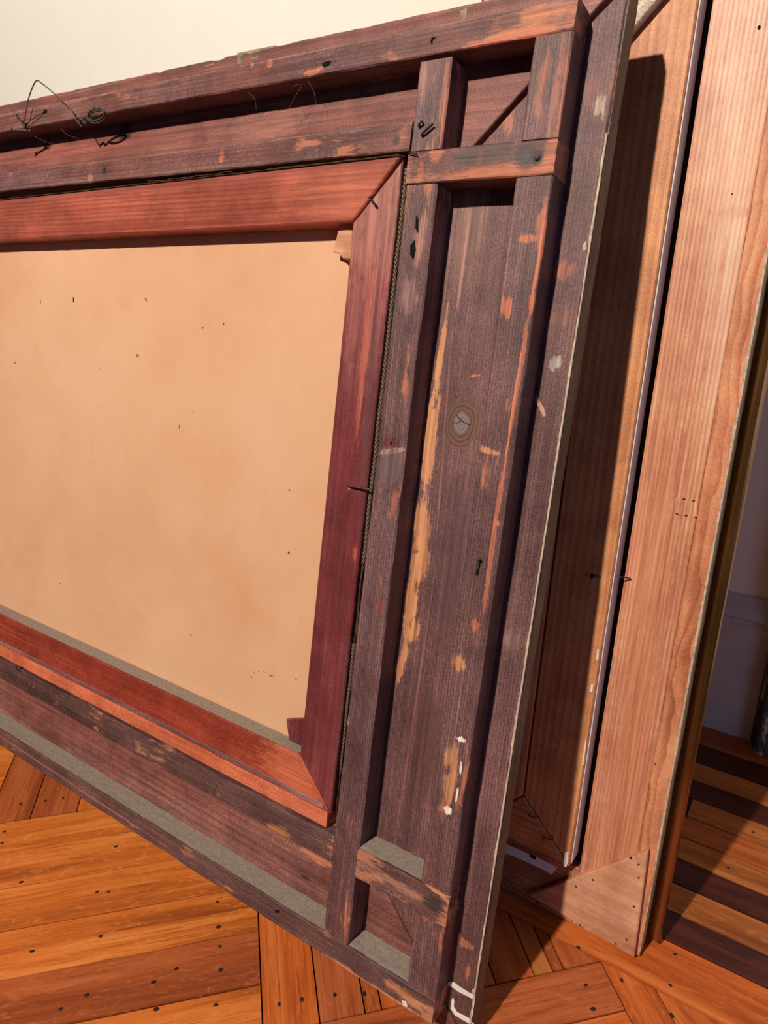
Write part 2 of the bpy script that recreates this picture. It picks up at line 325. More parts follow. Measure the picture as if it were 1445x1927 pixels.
M['pale_scar'] = plain('dusty_scar', (158, 140, 116), 0.9, 0, 0.3, 120, 0.4)
M['stain_dark'] = plain('black_stain', (34, 28, 26), 0.9, 0, 0.4, 80, 0.2)
M['fabric'] = plain('folded_canvas_edge', (96, 74, 52), 0.95, 0, 0.45, 140, 0.5, 0.1)
M['white_canvas'] = plain('white_canvas_edge', (226, 220, 220), 0.85, 0, 0.06, 200, 0.2, 0.1)
M['flap'] = plain('white_canvas_flap', (224, 226, 236), 0.85, 0, 0.06, 60, 0.2, 0.1)
M['gesso'] = plain('cream_gesso', (216, 184, 140), 0.7, 0, 0.3, 140, 0.4)
M['dark_inside'] = plain('dark_rebate', (42, 32, 28), 0.9, 0, 0.3, 60, 0.2)

def canvas_mat():
    t = NT('tan_canvas_back')
    v = t.coord(False)
    big = t.noise(v, 3.2, 4, 0.6)
    med = t.noise(v, 16, 5, 0.65)
    fib = t.noise(t.scale(v, (420, 420, 900)), 1, 3, 0.6)
    col = t.ramp(big, [(0.3, (206, 154, 116)), (0.5, (214, 166, 130)), (0.72, (220, 174, 140))])
    col = t.mix(t.math('MULTIPLY', t.step(med, 0.55, 0.8), 0.35), col, lin((204, 144, 96)))
    col = t.mix(0.22, col, t.gray(fib), 'OVERLAY')
    vo = t.n('ShaderNodeTexVoronoi')
    t.put(vo.inputs['Vector'], v)
    vo.inputs['Scale'].default_value = 34
    sp = t.math('SUBTRACT', 1.0, t.step(vo.outputs['Distance'], 0.035, 0.06))
    gate = t.step(t.noise(v, 21, 2), 0.55, 0.6)
    col = t.mix(t.math('MULTIPLY', t.math('MULTIPLY', sp, gate), 0.6), col, lin((140, 86, 52)))
    t.bump(fib, 0.25, 0.0005)
    return t.done(col, 0.9, 0, 0.1)
M['canvas'] = canvas_mat()

def cord_mat():
    t = NT('braided_cord')
    v = t.coord(False)
    wv = t.n('ShaderNodeTexWave', _wave_type='BANDS', _bands_direction='DIAGONAL')
    t.put(wv.inputs['Vector'], v)
    wv.inputs['Scale'].default_value = 130
    c = t.ramp(wv.outputs['Fac'], [(0.2, (62, 48, 36)), (0.8, (132, 112, 90))])
    t.bump(wv.outputs['Fac'], 0.6, 0.001)
    return t.done(c, 0.9, 0, 0.1)
M['cord'] = cord_mat()

def wall_mat(name, c1, c2, bump=0.15):
    t = NT(name)
    v = t.coord(False)
    f = t.noise(v, 4, 6, 0.6)
    fine = t.noise(v, 160, 3, 0.6)
    col = t.ramp(f, [(0.3, c1), (0.7, c2)])
    vo = t.noise(v, 55, 4, 0.7)
    col = t.mix(t.math('MULTIPLY', t.step(vo, 0.74, 0.8), 0.35), col, lin((170, 150, 124)))
    t.bump(t.math('ADD', fine, t.math('MULTIPLY', f, 2)), bump, 0.002)
    return t.done(col, 0.75, 0, 0.2)
M['wall'] = wall_mat('cream_plaster', (246, 240, 226), (250, 246, 236))
M['skirting'] = wall_mat('grey_white_skirting', (196, 192, 190), (216, 212, 210), 0.4)

def oak(name, dark, mid, light):
    t = NT(name)
    v = t.coord()
    pores = t.noise(t.scale(v, (12, 300, 300)), 1, 5, 0.7)
    streak = t.noise(t.scale(v, (2.0, 34, 34)), 1, 4, 0.6, 0.6)
    fl = t.noise(t.scale(v, (22, 60, 60)), 1, 3, 0.5, 2.6)
    col = t.ramp(streak, [(0.3, dark), (0.5, mid), (0.75, light)])
    col = t.mix(t.math('MULTIPLY', t.step(fl, 0.56, 0.66), 0.4), col, lin(light))
    col = t.mix(t.math('MULTIPLY', t.step(pores, 0.50, 0.68), 0.75), col, lin(dark))
    t.bump(pores, 0.15, 0.0006)
    return t.done(col, 0.38, 0, 0.35)
M['oak1'] = oak('oak_amber', (146, 70, 26), (204, 110, 44), (224, 142, 72))
M['oak2'] = oak('oak_orange', (142, 62, 24), (194, 94, 38), (214, 124, 62))
M['oak3'] = oak('oak_reddish', (122, 56, 28), (168, 84, 42), (192, 112, 68))
M['oak4'] = oak('oak_brown', (112, 58, 26), (164, 92, 44), (190, 120, 66))
M['walnut'] = oak('dark_strip', (44, 18, 15), (66, 27, 21), (90, 42, 32))
M['subfloor'] = plain('floor_gap', (24, 14, 9), 0.9)

def gold_mat():
    t = NT('gilded_moulding')
    v = t.coord(False)
    f = t.noise(t.scale(v, (60, 60, 6)), 1, 5, 0.65)
    col = t.ramp(f, [(0.3, (122, 84, 48)), (0.7, (160, 114, 66))])
    r = t.math('ADD', t.math('MULTIPLY', f, 0.2), 0.14)
    return t.done(col, r, 0.9, 0.5)
M['gold'] = gold_mat()

# ------------------------------------------------------------------ mesh helpers
def link(name, verts, faces, mat, parent=None, smooth=False):
    me = bpy.data.meshes.new(name)
    me.from_pydata([tuple(v) for v in verts], [], faces)
    bm = bmesh.new()
    bm.from_mesh(me)
    bmesh.ops.recalc_face_normals(bm, faces=bm.faces)
    bm.to_mesh(me)
    bm.free()
    if smooth:
        for p in me.polygons:
            p.use_smooth = True
    me.materials.append(M[mat] if isinstance(mat, str) else mat)
    o = bpy.data.objects.new(name, me)
    COL.objects.link(o)
    if parent is not None:
        o.parent = parent
    return o

def plank(name, mat, parent, lo, hi, axis, seg=None, bev=0.0012, jit=0.0008, seed=None, freq=18.0):
    """box with chamfered, slightly wavering edges; axis = long direction"""
    seed = random.random() * 100 if seed is None else seed
    L = hi[axis] - lo[axis]
    seg = seg or max(2, int(L / 0.012))
    o = [k for k in range(3) if k != axis]
    a0, a1, b0, b1 = lo[o[0]], hi[o[0]], lo[o[1]], hi[o[1]]
    ring = [(a0 + bev, b0), (a1 - bev, b0), (a1, b0 + bev), (a1, b1 - bev), (a1 - bev, b1), (a0 + bev, b1), (a0, b1 - bev), (a0, b0 + bev)]
    verts, faces = [], []
    for i in range(seg + 1):
        t = lo[axis] + L * i / seg
        for k, (a, b) in enumerate(ring):
            q = Vector((t * freq, seed + (k // 2) * 7.3, seed * 0.5))
            ja = noise.noise(q) * jit + noise.noise(q * 4.1) * jit * 0.6
            jb = noise.noise(q + Vector((3.3, 9.1, 2.2))) * jit
            p = [0, 0, 0]
            p[axis] = t + (noise.noise(Vector((k * 3.1, seed, t))) * jit if i in (0, seg) else 0)
            p[o[0]] = a + ja
            p[o[1]] = b + jb
            verts.append(p)
    for i in range(seg):
        for k in range(8):
            k2 = (k + 1) % 8
            faces.append((i * 8 + k, i * 8 + k2, (i + 1) * 8 + k2, (i + 1) * 8 + k))
    faces.append(tuple(range(7, -1, -1)))
    faces.append(tuple(seg * 8 + k for k in range(8)))
    return link(name, verts, faces, mat, parent)

def rough_poly(poly, step=0.008, jit=0.0006, seed=0.0):
    out = []
    for i, p in enumerate(poly):
        q = poly[(i + 1) % len(poly)]
        n = max(1, int(math.hypot(q[0] - p[0], q[1] - p[1]) / step))
        for k in range(n):
            t = k / n
            x, z = p[0] + (q[0] - p[0]) * t, p[1] + (q[1] - p[1]) * t
            v = Vector((x * 60 + seed, z * 60, seed))
            out.append((x + noise.noise(v) * jit, z + noise.noise(v + Vector((5, 5, 5))) * jit))
    return out

def prism(name, mat, parent, poly, y0, y1, bev=0.001, jit=0.0, step=0.01, seed=1.0):
    """polygon in the local x-z plane, from depth y0 to y1, chamfered on the y0 side"""
    if jit:
        poly = rough_poly(poly, step, jit, seed)
    n = len(poly)
    cx_ = sum(p[0] for p in poly) / n
    cz_ = sum(p[1] for p in poly) / n
    area = sum(poly[i][0] * poly[(i + 1) % n][1] - poly[(i + 1) % n][0] * poly[i][1] for i in range(n))
    sgn = 1 if area > 0 else -1
    ins = []
    for i in range(n):
        p0, p1, p2 = poly[i - 1], poly[i], poly[(i + 1) % n]
        e1 = Vector((p1[0] - p0[0], p1[1] - p0[1])); e2 = Vector((p2[0] - p1[0], p2[1] - p1[1]))
        e1.normalize(); e2.normalize()
        n1 = Vector((-e1.y, e1.x)) * sgn; n2 = Vector((-e2.y, e2.x)) * sgn
        m = n1 + n2
        if m.length < 1e-6:
            m = n1
        m.normalize()
        d = bev / max(0.5, m.dot(n1))
        ins.append((p1[0] + m.x * d, p1[1] + m.y * d))
    verts = [(x, y0, z) for x, z in ins] + [(x, y0 + bev, z) for x, z in poly] + [(x, y1, z) for x, z in poly]
    faces = [tuple(range(n)), tuple(2 * n + i for i in range(n))[::-1]]
    for i in range(n):
        j = (i + 1) % n
        faces.append((i, j, n + j, n + i))
        faces.append((n + i, n + j, 2 * n + j, 2 * n + i))
    return link(name, verts, faces, mat, parent)

def patch(name, mat, parent, poly, y, jit=0.0008, step=0.004, thick=0.0004, seed=None):
    """irregular thin patch of paint, bare wood or dust lying on a surface facing -y"""
    seed = random.random() * 50 if seed is None else seed
    poly = rough_poly(poly, step, jit, seed)
    return prism(name, mat, parent, poly, y - thick, y, 0.0001)

def ellipse(c, rx, rz, n=20, tilt=0.0):
    out = []
    for k in range(n):
        a = 2 * math.pi * k / n
        x, z = rx * math.cos(a), rz * math.sin(a)
        out.append((c[0] + x * math.cos(tilt) - z * math.sin(tilt), c[1] + x * math.sin(tilt) + z * math.cos(tilt)))
    return out

def tube(name, mat, parent, pts, r, sides=8, closed=False, sub=6, taper=None):
    P = [Vector(p) for p in pts]
    def cr(i):
        n = len(P)
        g = (lambda k: P[k % n]) if closed else (lambda k: P[min(max(k, 0), n - 1)])
        return g(i - 1), g(i), g(i + 1), g(i + 2)
    path = []
    for i in range(len(P) if closed else len(P) - 1):
        p0, p1, p2, p3 = cr(i)
        for k in range(sub):
            t = k / sub
            path.append(0.5 * ((2 * p1) + (p2 - p0) * t + (2 * p0 - 5 * p1 + 4 * p2 - p3) * t * t + (3 * p1 - p0 - 3 * p2 + p3) * t ** 3))
    if not closed:
        path.append(P[-1])
    verts, faces = [], []
    n = len(path)
    up = Vector((0.13, 0.31, 0.94)).normalized()
    for i, p in enumerate(path):
        d = (path[(i + 1) % n] - path[i - 1]) if closed else (path[min(i + 1, n - 1)] - path[max(i - 1, 0)])
        if d.length < 1e-9:
            d = Vector((0, 0, 1))
        d.normalize()
        s = d.cross(up)
        if s.length < 1e-4:
            s = d.cross(Vector((1, 0, 0)))
        s.normalize()
        u2 = s.cross(d)
        rr = r if taper is None else r * (1 + (taper - 1) * i / max(1, n - 1))
        for k in range(sides):
            a = 2 * math.pi * k / sides
            verts.append(p + s * (math.cos(a) * rr) + u2 * (math.sin(a) * rr))
    m = n if closed else n - 1
    for i in range(m):
        j = (i + 1) % n
        for k in range(sides):
            k2 = (k + 1) % sides
            faces.append((i * sides + k, i * sides + k2, j * sides + k2, j * sides + k))
    if not closed:
        faces.append(tuple(range(sides - 1, -1, -1)))
        faces.append(tuple((n - 1) * sides + k for k in range(sides)))
    return link(name, verts, faces, mat, parent, smooth=True)

def nail(name, parent, c, y, tip, r=0.0011, head=0.0026, mat='nail', rise=0.006):
    """nail standing out of a surface at c=(x,z), bent over towards tip=(x,z)"""
    t = tube(name, mat, parent, [(c[0], y + 0.004, c[1]), (c[0], y - rise * 0.6, c[1]),
                                 (c[0] * 0.5 + tip[0] * 0.5, y - rise, c[1] * 0.5 + tip[1] * 0.5), (tip[0], y - rise, tip[1])], r)
    if head:
        d = Vector((tip[0] - c[0], 0, tip[1] - c[1])).normalized()
        a = Vector((tip[0], y - rise, tip[1]))
        tube('nail_head', mat, t, [a - d * 0.0006, a + d * 0.0006], head, 10, sub=1)
    return t

def empty(name, loc, rx, label, cat):
    o = bpy.data.objects.new(name, None)
    o.location = loc
    o.rotation_euler = (rx, 0, 0)
    o.empty_display_size = 0.1
    o['label'] = label
    o['category'] = cat
    COL.objects.link(o)
    return o

def setting(o):
    o['kind'] = 'structure'
    return o

# ------------------------------------------------------------------ the setting: floor
def box(name, mat, lo, hi, parent=None):
    x0, y0, z0 = lo; x1, y1, z1 = hi
    v = [(x0, y0, z0), (x1, y0, z0), (x1, y1, z0), (x0, y1, z0), (x0, y0, z1), (x1, y0, z1), (x1, y1, z1), (x0, y1, z1)]
    f = [(0, 3, 2, 1), (4, 5, 6, 7), (0, 1, 5, 4), (1, 2, 6, 5), (2, 3, 7, 6), (3, 0, 4, 7)]
    return link(name, v, f, mat, parent)

floor = setting(box('floor', 'subfloor', (-4.2, -3.2, -0.06), (2.6, 1.40, -0.009)))
S2 = math.sqrt(0.5)
boards = []
def clip(poly, inside, inter):
    out = []
    for i, p in enumerate(poly):
        q = poly[(i + 1) % len(poly)]
        a, b = inside(p), inside(q)
        if a:
            out.append(p)
        if a != b:
            out.append(inter(p, q))
    return out
BORDER = 0.7337
def floor_board(ang, u0, u1, w0, w1, mat, ymax=None, ymin=None, bounds=None):
    """board along direction ang (u) between u0 and u1, across w0..w1, clipped to the border line"""
    g = 0.0009
    ca, sa = math.cos(ang), math.sin(ang)
    poly = [(u0 + g, w0 + g), (u1 - g, w0 + g), (u1 - g, w1 - g), (u0 + g, w1 - g)]
    Y = lambda p: p[0] * sa + p[1] * ca
    if ymax is not None:
        lim = ymax - g
        def inter(p, q):
            t = (lim - Y(p)) / (Y(q) - Y(p))
            return (p[0] + (q[0] - p[0]) * t, p[1] + (q[1] - p[1]) * t)
        poly = clip(poly, lambda p: Y(p) <= lim, inter)
    if len(poly) < 3:
        return None
    c = (sum(p[0] for p in poly) / len(poly), sum(p[1] for p in poly) / len(poly))
    area = abs(sum(poly[i][0] * poly[(i + 1) % len(poly)][1] - poly[(i + 1) % len(poly)][0] * poly[i][1] for i in range(len(poly)))) / 2
    if area < 1e-5:
        return None
    n = len(poly)
    loc = [(p[0] - c[0], p[1] - c[1]) for p in poly]
    dz = random.uniform(-0.0005, 0.0)
    sh = lambda p: (p[0] * (1 - 0.0003 / max(0.01, abs(p[0]))), p[1] * (1 - 0.0003 / max(0.01, abs(p[1]))))
    verts = [(*sh(p), dz) for p in loc] + [(p[0], p[1], dz - 0.0008) for p in loc] + [(p[0], p[1], -0.009) for p in loc]
    faces = [tuple(range(n))]
    for i in range(n):
        j = (i + 1) % n
        faces += [(i, n + i, n + j, j), (n + i, 2 * n + i, 2 * n + j, n + j)]
    o = link('floor_board', verts, faces, mat, floor)
    o.location = (c[0] * ca - c[1] * sa, c[0] * sa + c[1] * ca, 0)
    o.rotation_euler = (0, 0, ang)
    boards.append((o, ang, poly))
    return o

A45 = math.radians(45)
B135 = math.radians(135)
OAKS = ['oak1', 'oak1', 'oak2', 'oak2', 'oak3', 'oak4']
def pick():
    return random.choice(OAKS)
# boards running along the a direction (45 deg): rows in b
rows = [0.305, 0.384, 0.460, 0.536, 0.611, 0.687, 0.769, 0.8487, 0.929, 1.0075, 1.0765]
cols = {(0.687, 0.769): 'oak3', (0.769, 0.8487): 'oak1', (0.8487, 0.929): 'oak1', (0.929, 1.0075): 'oak1', (1.0075, 1.0765): 'oak1', (0.611, 0.687): 'oak1'}
for lo_, hi_ in zip(rows, rows[1:]):
    floor_board(A45, -0.85, -0.0492, lo_, hi_, cols.get((lo_, hi_)) or pick(), ymax=BORDER)
# boards along b (135 deg): u = b, w = -a
al = [-0.5133, -0.4400, -0.3611, -0.285, -0.209, -0.133, -0.057, 0.019, 0.095]
for lo_, hi_ in zip(al, al[1:]):
    floor_board(B135, 1.0765, 1.95, -hi_, -lo_, 'oak3' if lo_ < -0.37 else pick(), ymax=BORDER)
rows = [1.0765, 1.155, 1.233, 1.311, 1.389, 1.467, 1.545, 1.623]
for lo_, hi_ in zip(rows, rows[1:]):
    floor_board(A45, -1.3, -0.5133, lo_, hi_, 'oak1' if lo_ < 1.3 else pick(), ymax=BORDER)
al = [-0.0492, 0.0238, 0.0835, 0.1055, 0.185, 0.2637, 0.3195, 0.3465, 0.3620, 0.4175]
tone = ['oak2', 'oak3', 'oak3', 'oak2', 'oak4', 'oak3', 'oak4', 'oak3', 'oak3']
for lo_, hi_, tn in zip(al, al[1:], tone):
    floor_board(B135, 0.6188, 1.0765, -hi_, -lo_, tn, ymax=BORDER)
rows = [0.245, 0.322, 0.398, 0.474, 0.5505, 0.6188]
for lo_, hi_ in zip(rows, rows[1:]):
    floor_board(A45, -0.0492, 0.4170, lo_, hi_, 'oak3' if lo_ > 0.5 else pick(), ymax=BORDER)  # deeper oak tones on the right-hand boards stand in for weaker light there
al = [0.4170, 0.470, 0.545, 0.62, 0.70]
for lo_, hi_ in zip(al, al[1:]):
    floor_board(B135, 0.10, 0.62, -hi_, -lo_, 'oak2', ymax=BORDER)
# the border strips along the wall
strips = [(0.7337, 0.8146, 'oak2'), (0.8146, 0.8672, 'walnut'), (0.8672, 0.9208, 'oak4'), (0.9208, 0.9731, 'walnut'),  # first strip's darker oak carries the fading light in its colour
          (0.9731, 1.0233, 'oak4'), (1.0233, 1.0737, 'oak3'), (1.0737, 1.124, 'oak4'), (1.124, 1.1745, 'walnut'),
          (1.1745, 1.227, 'oak4'), (1.227, 1.285, 'walnut'), (1.285, 1.37, 'oak3')]
for y0, y1, mt in strips:
    if 1.07 < y0 < 1.12:
        floor_board(0.0, -0.10, 0.9, y0, y1, mt)
        floor_board(0.0, -0.16, -0.10, y0, y1, 'walnut')
        floor_board(0.0, -1.8, -0.16, y0, y1, mt)
        continue
    x = -1.8
    first = True
    while x < 0.85:
        nx = min(0.9, x + (1.25 if first else 1.6))
        floor_board(0.0, x, nx, y0, y1, mt)
        x = nx
        first = False

def plug(c, r=0.0030):
    for o, ang, poly in boards:
        ca, sa = math.cos(ang), math.sin(ang)
        u, w = c[0] * ca + c[1] * sa, -c[0] * sa + c[1] * ca
        ok = True
        for i in range(len(poly)):
            p, q = poly[i], poly[(i + 1) % len(poly)]
            if (q[0] - p[0]) * (w - p[1]) - (q[1] - p[1]) * (u - p[0]) < 0:
                ok = False
                break
        if ok:
            ox, oy = o.location.x, o.location.y
            dx, dy = c[0] - ox, c[1] - oy
            lx, ly = dx * ca + dy * sa, -dx * sa + dy * ca
            n = 9
            vs = [(lx, ly, 0.0005)] + [(lx + math.cos(2 * math.pi * k / n) * r * 1.35, ly + math.sin(2 * math.pi * k / n) * r * random.uniform(0.8, 1.1), 0.0002) for k in range(n)]
            fs = [(0, 1 + k, 1 + (k + 1) % n) for k in range(n)]
            link('nail', vs, fs, 'nail_dark', o)
            return
PLUGS = [(-1.0818,0.4091), (-1.0611,0.3936), (-0.8894,0.4935), (-0.8387,0.4211), (-0.8238,0.4307), (-0.6658,0.5103), (-0.6332,0.4810), (-0.7683,0.3762), (-0.6083,0.4600), (-0.5820,0.4355),
         (-0.7094,0.3122), (-0.7218,0.2816), (-0.6144,0.3507), (-0.5520,0.3975), (-0.4815,0.4437), (-0.4600,0.4651), (-1.1194,0.4613), (-1.0879,0.4906), (-1.0665,0.5119), (-0.6470,0.3732),
         (-0.4268,0.4940), (-0.3940,0.5168), (-0.1491,0.6880), (-0.1306,0.6622), (-0.1102,0.7208), (-0.1758,0.7355), (-0.0584,0.7985), (-0.0538,0.7493), (-0.0428,0.7091), (-0.0208,0.9961), (0.0022,1.0967),
         (-0.6353,0.4031), (-0.9574,0.3663), (-0.8317,0.3080)]
for p in PLUGS:
    plug(p, random.uniform(0.0020, 0.0030))

# ------------------------------------------------------------------ the setting: wall, skirting, door trim
wall = setting(box('wall_back', 'wall', (-4.2, 1.37, 0.0), (2.6, 1.45, 2.7)))
prof = [(0, 0.0), (-0.022, 0.0), (-0.022, 0.246), (-0.016, 0.250), (-0.016, 0.256), (-0.024, 0.262), (-0.024, 0.274), (-0.014, 0.284), (-0.014, 0.296), (-0.006, 0.303), (0, 0.303)]
def sweep_x(name, mat, x0, x1, yb, prof, seg=1):
    n = len(prof)
    vs = []
    for i in range(seg + 1):
        x = x0 + (x1 - x0) * i / seg
        vs += [(x, yb + p[0], p[1]) for p in prof]
    fs = []
    for i in range(seg):
        for k in range(n):
            k2 = (k + 1) % n
            fs.append((i * n + k, i * n + k2, (i + 1) * n + k2, (i + 1) * n + k))
    fs += [tuple(range(n)), tuple(seg * n + k for k in range(n))]
    return link(name, vs, fs, mat)
setting(sweep_x('baseboard_back', 'skirting', -4.2, -0.036, 1.37, prof))
tr = setting(plank('trim_1', 'trim_wood', None, (-0.034, 1.325, 0.0), (0.09, 1.37, 2.2), 2, bev=0.003, jit=0.0015))
plank('casing_bead', 'trim_wood', tr, (-0.026, 1.312, 0.0), (-0.010, 1.326, 2.2), 2, bev=0.004, jit=0.001)

# ------------------------------------------------------------------ the large dark frame, seen from its back
LEAN1 = 0.237933
D = 0.7
VB = 1.128
fr = empty('dark_picture_frame', (0,0.5282,0), -LEAN1, 'back of a large dark stained wooden picture frame with a grid of battens, leaning foremost', 'picture frame')
X = lambda u: u * D
Z = lambda v: (v + VB) * D
MIR = -2.954
FY = -0.035            # face of the battens
# wide mitred rails of the backboard
UO, UI = -0.354, -0.70
VT, VBt = 0.612, -1.128 + 0.0098
w_ = UO - UI
t_ = 0.028
def mirror(poly):
    return [(MIR * D - p[0], p[1]) for p in poly][::-1]
g_ = 0.0022
top_edge = []
xs = X(MIR - UO)
n_ = 150
for k in range(n_ + 1):
    x = xs + (X(UO) - xs) * k / n_
    q = Vector((x * 30, 2.0, 0))
    top_edge.append((x, Z(VT) + noise.noise(q) * 0.0010 + noise.noise(q * 5) * 0.0007))
chips = [((-0.8082,1.2165), 0.010, 0.0045), ((-0.7878,1.2163), 0.006, -0.003), ((-0.6836,1.2203), 0.006, 0.003), ((-0.5586,1.2186), 0.008, 0.002), ((-0.9288,1.2134), 0.010, 0.002)]
te2 = []
for x, z in top_edge:
    for (c, wd, dp) in chips:
        d = abs(x - c[0])
        if d < wd:
            z -= dp * (1 - d / wd)
    te2.append((x, z))
rail_top = te2[::-1] + [(X(MIR - UI) + 0.0, Z(VT - w_)), (X(UI), Z(VT - w_))]
bt = prism('backboard_rail', 'board_h', fr, rail_top, 0.0, t_, 0.0012)
bb = prism('backboard_rail', 'board_h', fr, [(X(MIR - UO), Z(VBt)), (X(UO) - g_, Z(VBt)), (X(UI), Z(VBt + w_)), (X(MIR - UI), Z(VBt + w_))], 0.0, t_, 0.0015, 0.0006)
br = prism('backboard_rail', 'board_v', fr, [(X(UO), Z(VBt) + g_), (X(UO), Z(VT) - 4.2 * g_), (X(UI), Z(VT - w_) - 4.2 * g_), (X(UI), Z(VBt + w_) + g_)], 0.0, t_, 0.0015, 0.0007)
prism('backboard_rail', 'board_v', fr, mirror([(X(UO), Z(VBt) + g_), (X(UO), Z(VT) - g_), (X(UI), Z(VT - w_) - g_), (X(UI), Z(VBt + w_) + g_)]), 0.0, t_, 0.0015, 0.0007)
plank('edge_strip', 'board_edge', br, (X(UO) - 0.0006, 0.002, Z(VBt) + 0.004), (X(UO) + 0.0014, t_ + 0.001, Z(VT) - 0.006), 2, bev=0.0004, jit=0.0009)
# moulding on the side turned to the wall
for (lo, hi, ax) in (((X(MIR - UO) + 0.04, t_, Z(VT) - 0.12), (X(UO) - 0.04, 0.058, Z(VT) - 0.03), 0),
                     ((X(MIR - UO) + 0.04, t_, Z(VBt) + 0.03), (X(UO) - 0.04, 0.058, Z(VBt) + 0.12), 0),
                     ((X(UO) - 0.13, t_, Z(VBt) + 0.121), (X(UO) - 0.04, 0.058, Z(VT) - 0.121), 2),
                     ((X(MIR - UO) + 0.04, t_, Z(VBt) + 0.121), (X(MIR - UO) + 0.13, 0.058, Z(VT) - 0.121), 2)):
    plank('face_moulding', 'dark_inside', fr, lo, hi, ax, seg=4, jit=0.0)

# battens
def batten(mat, u0, u1, v0, v1, axis, y0=FY, y1=0.0, jit=0.0009, bev=0.0014, seed=None, both=False):
    o = plank('batten', mat, fr, (X(u0), y0, Z(v0)), (X(u1), y1, Z(v1)), axis, bev=bev, jit=jit, seed=seed)
    if both:
        plank('batten', mat, fr, (X(MIR - u1), y0, Z(v0)), (X(MIR - u0), y1, Z(v1)), axis, bev=bev, jit=jit, seg=30)
    return o
L_top = batten('stain_h', MIR + 0.405, -0.405, 0.5205, 0.5625, 0, y0=FY - 0.001, seed=3.0)
L_two = batten('stain_h', MIR + 0.650, -0.6515, 0.3845, 0.4280, 0, seed=5.0)
L_A1 = batten('stain_v', -0.6495, -0.593, 0.3825, 0.5135, 2, both=True)
L_A2 = batten('stain_v', -0.6495, -0.593, -1.0215, 0.3315, 2, seed=9.0, both=True)
L_C = batten('stain_h', -0.6505, -0.4045, 0.3325, 0.3815, 0, y0=FY - 0.0015, both=True)
L_B1 = batten('stain_v', -0.4615, -0.405, 0.3823, 0.5195, 2, both=True)
L_B2 = batten('stain_v', -0.4615, -0.405, -0.8180, 0.3318, 2, both=True, seed=21.0)
L_B3 = batten('stain_v', -0.4615, -0.405, -1.0215, -0.8775, 2, both=True)
L_CB = batten('stain_low', -0.5925, -0.4045, -0.8765, -0.8190, 0, y0=FY - 0.0015, jit=0.0016, both=True)
L_in = batten('stain_low', MIR + 0.650, -0.6500, -0.8765, -0.8220, 0, jit=0.0018, seed=31.0)
L_bot = batten('stain_low', MIR + 0.405, -0.405, -1.0725, -1.0225, 0, jit=0.0013, bev=0.002, seed=33.0)
filler = plank('filler_strip', 'orange_h', fr, (X(MIR + 0.675), -0.030, Z(-0.8205)), (X(-0.675), -0.001, Z(-0.7835)), 0, bev=0.002, jit=0.0007)

# grey dust lying on the upward faces
def dust(u0, u1, v, y0, y1, th=0.0014, seed=0.0):
    nx, ny = max(4, int((u1 - u0) * D / 0.006)), 10
    vs, fs = [], []
    for i in range(nx + 1):
        for j in range(ny + 1):
            x = X(u0) + (X(u1) - X(u0)) * i / nx
            y = y0 + (y1 - y0) * j / ny
            h = th * (0.5 + 0.9 * j / ny) + th * 0.9 * abs(noise.noise(Vector((x * 90 + seed, y * 90, seed)))) + th * 0.5 * noise.noise(Vector((x * 400, y * 400, seed)))
            vs.append((x, y, Z(v) + max(0.0002, h)))
    for i in range(nx):
        for j in range(ny):
            a = i * (ny + 1) + j
            fs.append((a, a + ny + 1, a + ny + 2, a + 1))
    o = link('dust_layer', vs, fs, 'dust', fr, smooth=True)
    o['kind'] = 'stuff'
    return o
dust(MIR + 0.650, -0.650, -1.0225, -0.0335, -0.0005, seed=1.0)
dust(-0.592, -0.4625, -0.8190, -0.0335, -0.0005, 0.0016, seed=4.0)
dust(-0.592, -0.4625, -1.0225, -0.0335, -0.0005, 0.0024, seed=8.0)

# ------------------------------------------------------------------ canvas on its red stretcher, set in the dark frame
st = empty('stretched_canvas', (0,0.5282,0), -LEAN1, 'tan canvas back on a reddish wooden stretcher set in the dark frame', 'canvas')
SU, SUi = -0.6615, -0.747
SUl, SUli = MIR - SU, MIR - SUi
ST, STi = 0.3765, 0.2800
SB, SBi = -0.7800, -0.6945
SY = FY - 0.001
tl = 0.010     # the top bar dips to the left
sb_top = prism('stretcher_bar', 'red_h', st, [(X(SUl), Z(ST - 0.018)), (X(SUli), Z(STi - 0.014)), (X(SUi) - 0.001, Z(STi)), (X(SU) - 0.003, Z(ST))], SY, -0.004, 0.0016, 0.0004)
sb_right = prism('stretcher_bar', 'red_v', st, [(X(SU), Z(ST) - 0.004), (X(SUi), Z(STi) - 0.002), (X(SUi), Z(SBi) + 0.0005), (X(SU), Z(SB) + 0.001)], SY, -0.004, 0.0016, 0.0004)
sb_left = prism('stretcher_bar', 'red_v', st, [(X(SUl), Z(ST - 0.020)), (X(SUl), Z(SB)), (X(SUli), Z(SBi)), (X(SUli), Z(STi - 0.018))], SY, -0.004, 0.0016)
sb_bot = prism('stretcher_bar', 'red_low', st, [(X(SUl), Z(SB) - 0.001), (X(SU) - 0.002, Z(SB) - 0.001), (X(SUi) - 0.0015, Z(SBi)), (X(SUli), Z(SBi))], SY, -0.004, 0.0018, 0.0003)
plank('rounded_edge', 'purple_h', sb_bot, (X(SUl) + 0.004, SY - 0.0012, Z(SB) + 0.000), (X(SU) - 0.0130, SY + 0.004, Z(SB) + 0.0105), 0, bev=0.0028, jit=0.0003)
nx, nz = 60, 60
vs, fs = [], []
for i in range(nx + 1):
    for j in range(nz + 1):
        x = X(SUl) + 0.003 + (X(SU) - X(SUl) - 0.006) * i / nx
        z = Z(SB) + 0.003 + (Z(ST - 0.02) - Z(SB) - 0.006) * j / nz
        vs.append((x, -0.0072 + 0.0010 * noise.noise(Vector((x * 4, z * 4, 3.0))), z))
